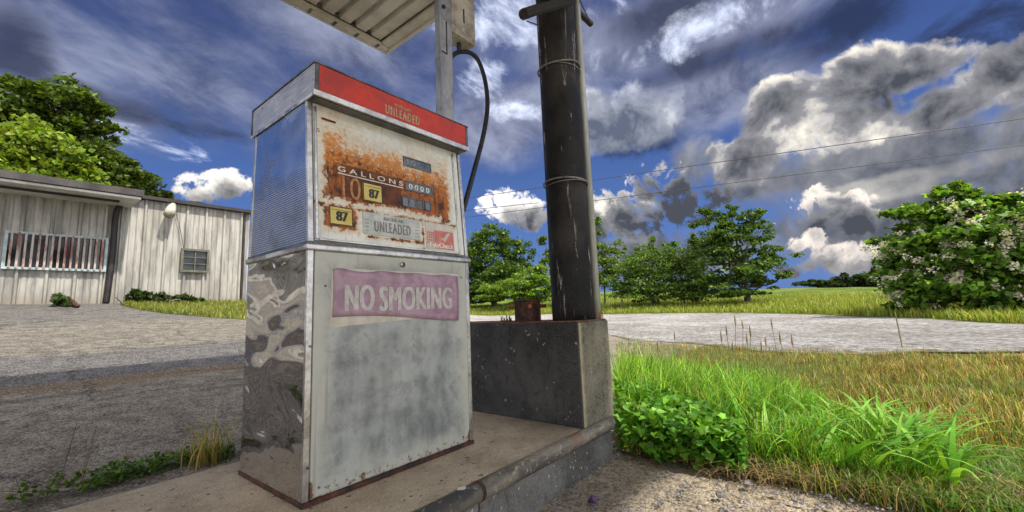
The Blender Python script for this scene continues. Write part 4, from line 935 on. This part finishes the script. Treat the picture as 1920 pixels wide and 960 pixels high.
# flowering tree at the right
Dc = 15.5
cl = [LB(1788, 345, Dc, 26, 22), LB(1775, 375, Dc, 40, 20), LB(1815, 385, Dc, 36, 18), LB(1868, 372, Dc, 20, 8), LB(1720, 402, Dc, 44, 26), LB(1790, 415, Dc, 62, 40), LB(1880, 410, Dc, 50, 36), LB(1670, 455, Dc, 36, 14), LB(1730, 465, Dc, 70, 44), LB(1830, 470, Dc, 80, 60), LB(1900, 500, Dc, 70, 80), LB(1720, 530, Dc, 60, 46), LB(1810, 550, Dc, 80, 40), LB(1900, 570, Dc, 70, 30), LB(2000, 430, Dc, 90, 90), LB(2010, 560, Dc, 90, 60), LB(1705, 575, Dc, 30, 14)]
ft = tree('flowering_tree', 'large leafed tree covered in pale blossom at the right edge', 'tree', gb(1840, Dc), cl, 25000, (.17, .135), (.085, .17, .024), (.19, .33, .04), .18, clump=.22, nrm_up=.55, var=.3, stems=2, frac=.3)
fpnts, fcc = crown_points([l for l in cl if l[2] < 2.5], 1050, .05, per=1, hollow=.75)
# blossom heads: little sprays of petals, on the outside
fc = []
for q in fpnts:
    if q[2] > Tz(q[0], q[1])+.25: fc.append(q+rng.normal(0, .05, (22, 3))*np.array([1, 1, .9]))
fc = np.concatenate(fc); v, f, c_ = cards(fc, .06, .05, .2, pal(len(fc), (.66, .64, .56), .12, (.74, .68, .62), .4))
mesh_obj('blossom', v, f, M['petal'], ft, False, 0, c_)['kind'] = 'stuff'

# grass: individual blades
def blades(roots, h, wd, bend, cols, seg=4, lean=None):
    n = len(roots); wd = wd*np.ones(n); th_ = rng.random(n)*2*math.pi; dr = np.stack([np.cos(th_), np.sin(th_)], -1)
    if lean is not None: dr = dr*.7+np.array(lean)[None, :]; dr /= np.linalg.norm(dr, axis=1)[:, None]
    sd = np.stack([-dr[:, 1], dr[:, 0]], -1)+rng.normal(0, .4, (n, 2)); sd /= np.linalg.norm(sd, axis=1)[:, None]
    vs = []
    for k in range(seg+1):
        u = k/seg; hh = h*(u-.35*bend*u*u*u); out = h*bend*u*u*.8; ww = wd*(1-u**1.6)*.5+.0003
        c0 = roots+np.concatenate([dr*out[:, None], hh[:, None]], 1)
        vs.append(c0+np.concatenate([sd*ww[:, None], np.zeros((n, 1))], 1)); vs.append(c0-np.concatenate([sd*ww[:, None], np.zeros((n, 1))], 1))
    v = np.stack(vs, 1); m_ = 2*(seg+1); idx = np.arange(n)[:, None]*m_
    f = np.concatenate([np.stack([idx[:, 0]+2*k, idx[:, 0]+2*k+1, idx[:, 0]+2*k+3, idx[:, 0]+2*k+2], -1) for k in range(seg)])
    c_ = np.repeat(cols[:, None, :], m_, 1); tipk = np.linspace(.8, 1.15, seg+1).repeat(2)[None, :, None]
    return v.reshape(-1, 3), f, (c_*tipk).reshape(-1, 3)
def scatter_px(n, x0, x1, ylo, yhi, bias=1.):
    """random spots on the terrain inside an outline given as seen (kept uniform on the ground, not in the picture)"""
    xs_ = rng.uniform(x0, x1, n*1); out = []
    for x in xs_:
        lo = np.interp(x, *ylo); hi = np.interp(x, *yhi); q0 = px_ground(x, lo); q1 = px_ground(x, hi)
        s_ = rng.random()**bias; out.append(q0*(1-s_)+q1*s_)
    out = np.array(out); out[:, 2] = T(out[:, 0], out[:, 1]); return out
def cached_edges(ylo, yhi, x0, x1, m_=60):
    xs_ = np.linspace(x0, x1, m_); L = np.array([px_ground(x, np.interp(x, *ylo)) for x in xs_]); U = np.array([px_ground(x, np.interp(x, *yhi)) for x in xs_]); return L, U
def fill(n, x0, x1, ylo, yhi, bias=1.):
    L, U = cached_edges(ylo, yhi, x0, x1); s0 = rng.random(n)*(len(L)-1); i = np.floor(s0).astype(int); i = np.clip(i, 0, len(L)-2); fr = (s0-i)[:, None]
    l = L[i]*(1-fr)+L[i+1]*fr; u = U[i]*(1-fr)+U[i+1]*fr; s_ = (rng.random(n)**bias)[:, None]; q = l*(1-s_)+u*s_; q[:, 2] = T(q[:, 0], q[:, 1]); return q
def stuff(name, vfc, m, label, cat):
    o = mesh_obj(name, vfc[0], vfc[1], m, None, False, 0, vfc[2]); o['kind'] = 'stuff'; return tag(o, label, cat)
lowE = ([1150, 1166, 1240, 1350, 1450, 1600, 1760, 1990, 2250], [835, 850, 864, 886, 908, 945, 975, 1020, 1050])
upE = ([1150, 1280, 1400, 1520, 1640, 1780, 1990, 2250], [645, 650, 656, 661, 666, 668, 670, 680])
def vnoise(q, s_):   # cheap smooth noise
    x, y = q[:, 0]*s_, q[:, 1]*s_; return (np.sin(x*1.7+np.sin(y*2.3))*np.cos(y*1.9+np.sin(x*1.3))+np.sin(x*4.1+y*3.7)*.4)/1.4
def inlush(q):      # thick green growth hugging the pier end and running out along the dirt edge
    s_ = (q[:, 0]-XE); t2 = q[:, 1]; return s_, t2
# dry short grass over the whole verge
q = fill(70000, 1155, 2250, lowE, upE, 1.1)
dC = np.hypot(q[:, 0]-CAM[0], q[:, 1]-CAM[1])
h = (.03+.13*rng.random(len(q))**1.6)*(1+.45*vnoise(q, 1.7)+.3*vnoise(q+9, 4.)); c1 = pal(len(q), (.38, .26, .08), .5, (.15, .23, .03), .48); k_ = rng.random(len(q)) < .14; c1[k_] = pal(int(k_.sum()), (.09, .05, .02), .3); k_ = vnoise(q+2, 3.1) > .45; c1[k_] *= np.array([.75, .55, .5])
gr = vnoise(q+5, .8)+rng.normal(0, .4, len(q)) > .35; c1[gr] = pal(int(gr.sum()), (.14, .19, .035), .25)
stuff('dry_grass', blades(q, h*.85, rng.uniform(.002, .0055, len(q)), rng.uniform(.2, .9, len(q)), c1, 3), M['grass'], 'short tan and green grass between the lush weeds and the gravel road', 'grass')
# lush grass
lowL = ([1150, 1166, 1240, 1350, 1450, 1600, 1720, 1900], [830, 845, 858, 874, 893, 918, 936, 965]); upL = ([1150, 1250, 1330, 1450, 1560, 1700, 1800, 1900], [668, 680, 706, 752, 808, 868, 910, 940])
q = fill(20000, 1158, 1760, lowL, upL, .9)
px_f = np.linspace(0, 1, len(q)); dd_ = np.hypot(q[:, 0]-2.6, q[:, 1]+.3)
hm = np.interp(np.hypot(q[:, 0]-2.5, (q[:, 1]-.25)*.9), [0, .8, 1.6, 3], [.58, .36, .17, .10])*(1+.35*vnoise(q, 2.6)+.15*vnoise(q+3, 6.))
h = hm*rng.uniform(.5, 1.15, len(q)); c1 = pal(len(q), (.095, .24, .016), .42, (.26, .40, .03), .35)
k = rng.random(len(q)) < .05; c1[k] = (.34, .26, .09)
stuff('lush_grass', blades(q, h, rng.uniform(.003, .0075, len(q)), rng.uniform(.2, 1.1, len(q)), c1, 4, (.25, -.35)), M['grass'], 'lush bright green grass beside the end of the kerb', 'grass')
# broad arching blades
q = fill(330, 1300, 1800, ([1300, 1450, 1600, 1720, 1800], [862, 888, 915, 930, 945]), ([1300, 1450, 1600, 1800], [740, 780, 830, 890]))
stuff('broad_blades', blades(q, rng.uniform(.22, .42, len(q)), .030, rng.uniform(.7, 1.35, len(q)), pal(len(q), (.12, .30, .03), .2, (.20, .38, .05), .4), 6, (.1, -.5)), M['grass'], 'broad arching grass blades at the dirt edge', 'grass')
# ivy like leaves at the kerb end
q = fill(2500, 1158, 1400, ([1158, 1166, 1240, 1330, 1400], [838, 856, 874, 893, 900]), ([1158, 1250, 1330, 1400], [760, 790, 830, 870]))
hh = rng.random(len(q))*np.interp(np.hypot(q[:, 0]-1.9, q[:, 1]), [0, 1., 2], [.27, .17, .06]); q[:, 2] += hh+.02
v, f, c_ = cards(q, rng.uniform(.032, .062, len(q)), rng.uniform(.032, .055, len(q)), .62, shape=6, cols= pal(len(q), (.075, .20, .020), .3, (.14, .31, .03), .4))
stuff('ground_ivy', (v, f, c_), M['leaf'], 'heart leaved creeping weeds crowding the end of the kerb', 'weeds')
# dry thatch at the dirt edge
q = fill(1500, 1330, 1990, ([1330, 1450, 1600, 1760, 1990], [898, 915, 935, 955, 985]), ([1330, 1450, 1600, 1760, 1990], [850, 872, 890, 915, 945]))
stuff('dry_thatch', blades(q, rng.uniform(.05, .16, len(q)), .004, rng.uniform(1.2, 2.2, len(q)), pal(len(q), (.30, .22, .11), .35, (.12, .08, .05), .35), 4), M['grass'], 'dead brown stalks lying along the edge of the dirt', 'thatch')
# creeping green at far lower right
q = fill(8200, 1560, 1990, ([1560, 1640, 1760, 1990], [925, 945, 975, 1010]), ([1560, 1640, 1800, 1990], [860, 850, 860, 880]))
stuff('low_weeds', blades(q, rng.uniform(.04, .12, len(q)), .007, rng.uniform(.4, 1.2, len(q)), pal(len(q), (.09, .19, .025), .25, (.2, .2, .06), .2), 3), M['grass'], 'low green weeds in the lower right corner', 'weeds')
# seed heads standing tall
def stalk(x, y, h, lab, lean):
    z = Tz(x, y); th = thing('seed_stalk', lab, 'grass stalk', (x, y, z), 'tall seed stalks above the grass')
    top = np.array([x+lean[0]*h, y+lean[1]*h, z+h]); pts = spline([(x, y, z), (x+lean[0]*h*.3, y+lean[1]*h*.3, z+h*.55), top], 5)
    obj('stem', MB().tube(pts, .0022, 4), M['stalk'], th)
    obj('seed_head', MB().tube([top-np.array([0, 0, .01]), top+np.array([lean[0]*.02, lean[1]*.02, .02]), top+np.array([lean[0]*.05, 0, .05]), top+np.array([lean[0]*.08, 0, .085])], [.003, .007, .006, .002], 6), M['seed'], th); return th
M['stalk'] = simple('dry stalk', (.12, .14, .05), (.22, .22, .09), 20, .8); M['seed'] = simple('seed head', (.16, .12, .06), (.30, .24, .13), 60, .9)
sd_px = [(1368, 592), (1385, 600), (1393, 612), (1363, 610), (1450, 598), (1470, 622), (1487, 628), (1428, 632), (1442, 640), (1400, 625), (1270, 622), (1352, 560+60), (1376, 640), (1330, 650), (1240, 640)]
for i, (px_, py_) in enumerate(sd_px):
    Dd = 4.2+.5*math.sin(i*2.1); q0 = atD(px_, py_, Dd); z = Tz(q0[0], q0[1]); h_ = float(q0[2]-z)
    if h_ > .12: stalk(float(q0[0]), float(q0[1]), h_-.08 if h_ > .2 else h_, 'thin tall seed stalk standing out of the green grass before the gravel road', (rng.normal(0, .05), rng.normal(0, .05)))
# weeds at the back edge of the island
def tuft(name, lab, cat, x, y, n, h0, h1, spread, col, alt=None, wd=.006, z=None):
    zz = Tz(x, y) if z is None else z; r0 = np.stack([x+rng.normal(0, spread, n), y+rng.normal(0, spread, n), np.full(n, zz)], -1)
    b_ = blades(r0, rng.uniform(h0, h1, n), wd, rng.uniform(.1, .9, n), pal(n, col, .2, alt, .35), 5)
    o = mesh_obj(name, b_[0], b_[1], M['grass'], None, False, 0, b_[2]); return tag(o, lab, cat)
g = px_ground(395, 872); tuft('grass_tuft', 'tall yellowing grass tuft against the back of the island left of the pump', 'grass tuft', float(g[0]), max(float(g[1]), .78), 60, .12, .33, .035, (.24, .26, .06), (.42, .30, .10), .007)
g = px_ground(362, 875); tuft('grass_tuft', 'small straw coloured tuft beside the tall yellowing one', 'grass tuft', float(g[0]), max(float(g[1]), .78), 30, .06, .2, .04, (.40, .30, .12), (.20, .22, .05), .006)
q = fill(900, 170, 440, ([170, 250, 340, 440], [930, 905, 882, 866]), ([170, 250, 340, 440], [905, 885, 866, 852]))
q[:, 1] = np.maximum(q[:, 1], YB+.02); q[:, 2] = T(q[:, 0], q[:, 1])
v, f, c_ = cards(q+np.stack([np.zeros(len(q)), np.zeros(len(q)), rng.random(len(q))*.07+.19*(q[:, 1] < YB+.06)], -1), .028, .018, .5, pal(len(q), (.10, .19, .03), .3, (.05, .10, .02), .3))
stuff('creeping_weeds', (v, f, c_), M['leaf'], 'creeping green weeds along the crack behind the island', 'weeds')
for i, (a_, b__) in enumerate(((40, 950), (105, 935), (150, 925))):
    g = px_ground(a_, b__); c3 = np.array([g[0], max(g[1], .76), 0]); c3[2] = Tz(c3[0], c3[1]); hh_ = .07+.015*i
    tree('small_weed', ['leafy weed at the bottom left corner of the lot', 'yellow green weed second from the left behind the island', 'leafy weed just left of the creeping growth'][i], 'weed', c3,
         [(c3[0]+dx_, c3[1]+dy_, c3[2]+hh_*zz, .02, .02, hh_*.4) for dx_, dy_, zz in ((0, 0, .9), (.03, .02, .5), (-.03, .0, .45), (.0, -.03, .3))], 150, (.018, .012), (.12, .21, .03), (.2, .24, .05), .003, shrub=True)
# far verge grass, both sides of the road, and at the building
q = []
aa = rng.uniform(-14, 50, 30000); s_ = rng.random(30000)**1.4; dF = far_edge(aa)+.05+s_*9; x, y = P(aa, dF); q = np.stack([x, y, T(x, y)], -1)
cvar = pal(len(q), (.19, .26, .03), .3, (.34, .31, .06), .35)
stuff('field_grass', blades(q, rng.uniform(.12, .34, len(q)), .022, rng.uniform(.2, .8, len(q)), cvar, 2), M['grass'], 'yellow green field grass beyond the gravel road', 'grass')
q = fill(9000, 232, 470, ([232, 250, 300, 350, 400, 470], [574.5, 580, 588, 593, 597, 601]), ([232, 470], [571.5, 567.5]))
stuff('wall_grass', blades(q, rng.uniform(.05, .16, len(q)), .012, rng.uniform(.2, .8, len(q)), pal(len(q), (.24, .24, .05), .25, (.12, .17, .03), .4), 2), M['grass'], 'yellowish grass strip along the foot of the annex wall', 'grass')
def bush(px0, px1, ytop, lab, n=1400, col=(.035, .06, .014)):
    g0 = px_ground((px0+px1)/2, 569); cx0 = float(aty(px0, 560, YW-.5)[0]); cx1 = float(aty(px1, 560, YW-.5)[0]); zt = float(aty((px0+px1)/2, ytop, YW-.5)[2]); zb = Tz((cx0+cx1)/2, YW-.5)
    tree('weed_bush', lab, 'bush', ((cx0+cx1)/2, YW-.45, zb), [((cx0+cx1)/2+(cx1-cx0)*f_, YW-.45, zb+(zt-zb)*g_, (cx1-cx0)*.28, .25, (zt-zb)*g_) for f_, g_ in ((-.25, .5), (.05, .42), (.3, .38))], n, (.11, .06), col, (.06, .10, .02), .02, 'weeds along the building wall', stems=3, shrub=True)
bush(238, 282, 538, 'tallest dark weed clump at the foot of the annex wall'); bush(285, 318, 546, 'dark weed clump between the tallest clump and the small window', 900); bush(322, 380, 554, 'low weed clump under the small olive window', 900)
bush(98, 128, 549, 'green weed clump at the wall under the barred window', 800, (.05, .09, .02))
# fence posts in the field
for px_, Dd, hp, lab in ((1652, 22, .75, 'thin leaning fence post left of the flowering tree'), (1160, 24, .7, 'thin fence post in the field left of the spreading bush')):
    g = gb(px_, Dd); tag(obj('fence_post', MB().tube([(g[0], g[1], g[2]-.1), (g[0]+.03, g[1], g[2]+hp)], [.05, .045], 7), M['post']), lab, 'fence post', 'fence posts in the field')
g = px_ground(1693, 655); tag(obj('marker_rod', MB().tube([g+np.array([0, 0, -.05]), g+np.array([-.02, .02, .5])], .008, 5), M['stalk']), 'thin leaning stick at the near edge of the gravel road', 'stick')
# stones on the dirt
def stone(x, y, r, lab, m_='stone'):
    b = MB(); vs = []; n1, n2 = 7, 5
    dirs = [(math.sin(math.pi*j/n2)*math.cos(2*math.pi*i/n1), math.sin(math.pi*j/n2)*math.sin(2*math.pi*i/n1), math.cos(math.pi*j/n2)) for j in range(1, n2) for i in range(n1)]
    jit = rng.uniform(.75, 1.15, len(dirs)); z = Tz(x, y)+.01+r*.35
    vs = [(x+a*r*k, y+b_*r*k, z+c_*r*.65*k) for (a, b_, c_), k in zip(dirs, jit)]+[(x, y, z+r*.6), (x, y, z-r*.6)]
    fs = [(j*n1+i, (j+1)*n1+i, (j+1)*n1+(i+1) % n1, j*n1+(i+1) % n1) for j in range(n2-2) for i in range(n1)]
    t0 = len(dirs); fs += [(t0, i, (i+1) % n1) for i in range(n1)]+[(t0+1, (n2-2)*n1+(i+1) % n1, (n2-2)*n1+i) for i in range(n1)]
    b.add(vs, fs); return tag(obj('stone', b, M[m_]), lab, 'stone', 'loose stones on the dirt')
for (px_, py_, r, lab) in ((1403, 917, .020, 'largest pale loose stone at the edge of the weeds'), (1352, 936, .020, 'blue grey stone left of the palest one on the dirt'), (1456, 932, .013, 'small grey stone right of the largest pale stone'), (1125, 886, .012, 'small white stone nearest the kerb'), (1252, 893, .010, 'tiny pale stone under the ivy'), (1490, 945, .012, 'small blue grey stone among the dead stalks'), (1555, 940, .013, 'grey stone rightmost on the dirt'), (1160, 859, .010, 'pebble at the end of the kerb')):
    g = px_ground(px_, py_); stone(float(g[0]), float(g[1]), r, lab)
pb = MB()
q = fill(900, 1040, 1800, ([1040, 1200, 1990], [958, 990, 1060]), ([1040, 1160, 1300, 1500, 1800], [930, 868, 900, 925, 958]))
vv = []; ff = []
for i, p_ in enumerate(q):
    r = rng.uniform(.002, .008)*(1+(rng.random() < .06)); o8 = rng.uniform(.7, 1.2, 6)*r; b_ = len(vv)*1
    c0 = p_+np.array([0, 0, .010]); vv += [c0+np.array(u_)*k_ for u_, k_ in zip(((1, 0, 0), (0, 1, 0), (-1, 0, 0), (0, -1, 0), (0, 0, .8), (0, 0, -.8)), o8)]
    ff += [(b_+a_, b_+(a_+1) % 4, b_+4) for a_ in range(4)]+[(b_+(a_+1) % 4, b_+a_, b_+5) for a_ in range(4)]
o = mesh_obj('pebbles', vv, ff, M['stone']); o['kind'] = 'stuff'; tag(o, 'fine pebbles scattered over the dirt in front of the kerb', 'pebbles')
g = px_ground(1112, 945); tag(obj('scrap', MB().hexa([g+np.array(u_) for u_ in ((-.03, -.02, .01), (.03, -.01, .01), (.02, .02, .01), (-.02, .015, .01), (-.02, -.012, .03), (.025, -.005, .022), (.015, .015, .028), (-.015, .01, .024))]), M['purplebag']), 'crumpled purple scrap on the dirt in front of the kerb', 'litter')
# bird droppings and a white paint mark on the island
g = atz(866, 916, .002); mk = MB(); mk.add([(g[0]+.018*math.cos(a)*(1+.2*math.sin(3*a)), g[1]+.014*math.sin(a), .003) for a in np.linspace(0, 2*math.pi, 12, endpoint=False)], [tuple(range(12))])
obj('white_splash', mk, M['white'], isl)
# dry sprigs on the pier top next to the column
g = atx(1103, 597, 1.46); tuft('dry_sprig', 'dry straw coloured sprig growing on the pier at the foot of the column', 'weed', float(1.50), float(-.295), 14, .03, .10, .012, (.40, .28, .10), (.3, .15, .06), .003, BZ+.002)
g = atx(955, 600, 1.36); tuft('pier_weed', 'small green weed on the pier left of the rusty pipe cap', 'weed', 1.30, float(atx(950, 598, 1.30)[1]), 30, .02, .06, .015, (.06, .10, .02), None, .006, BZ+.002)
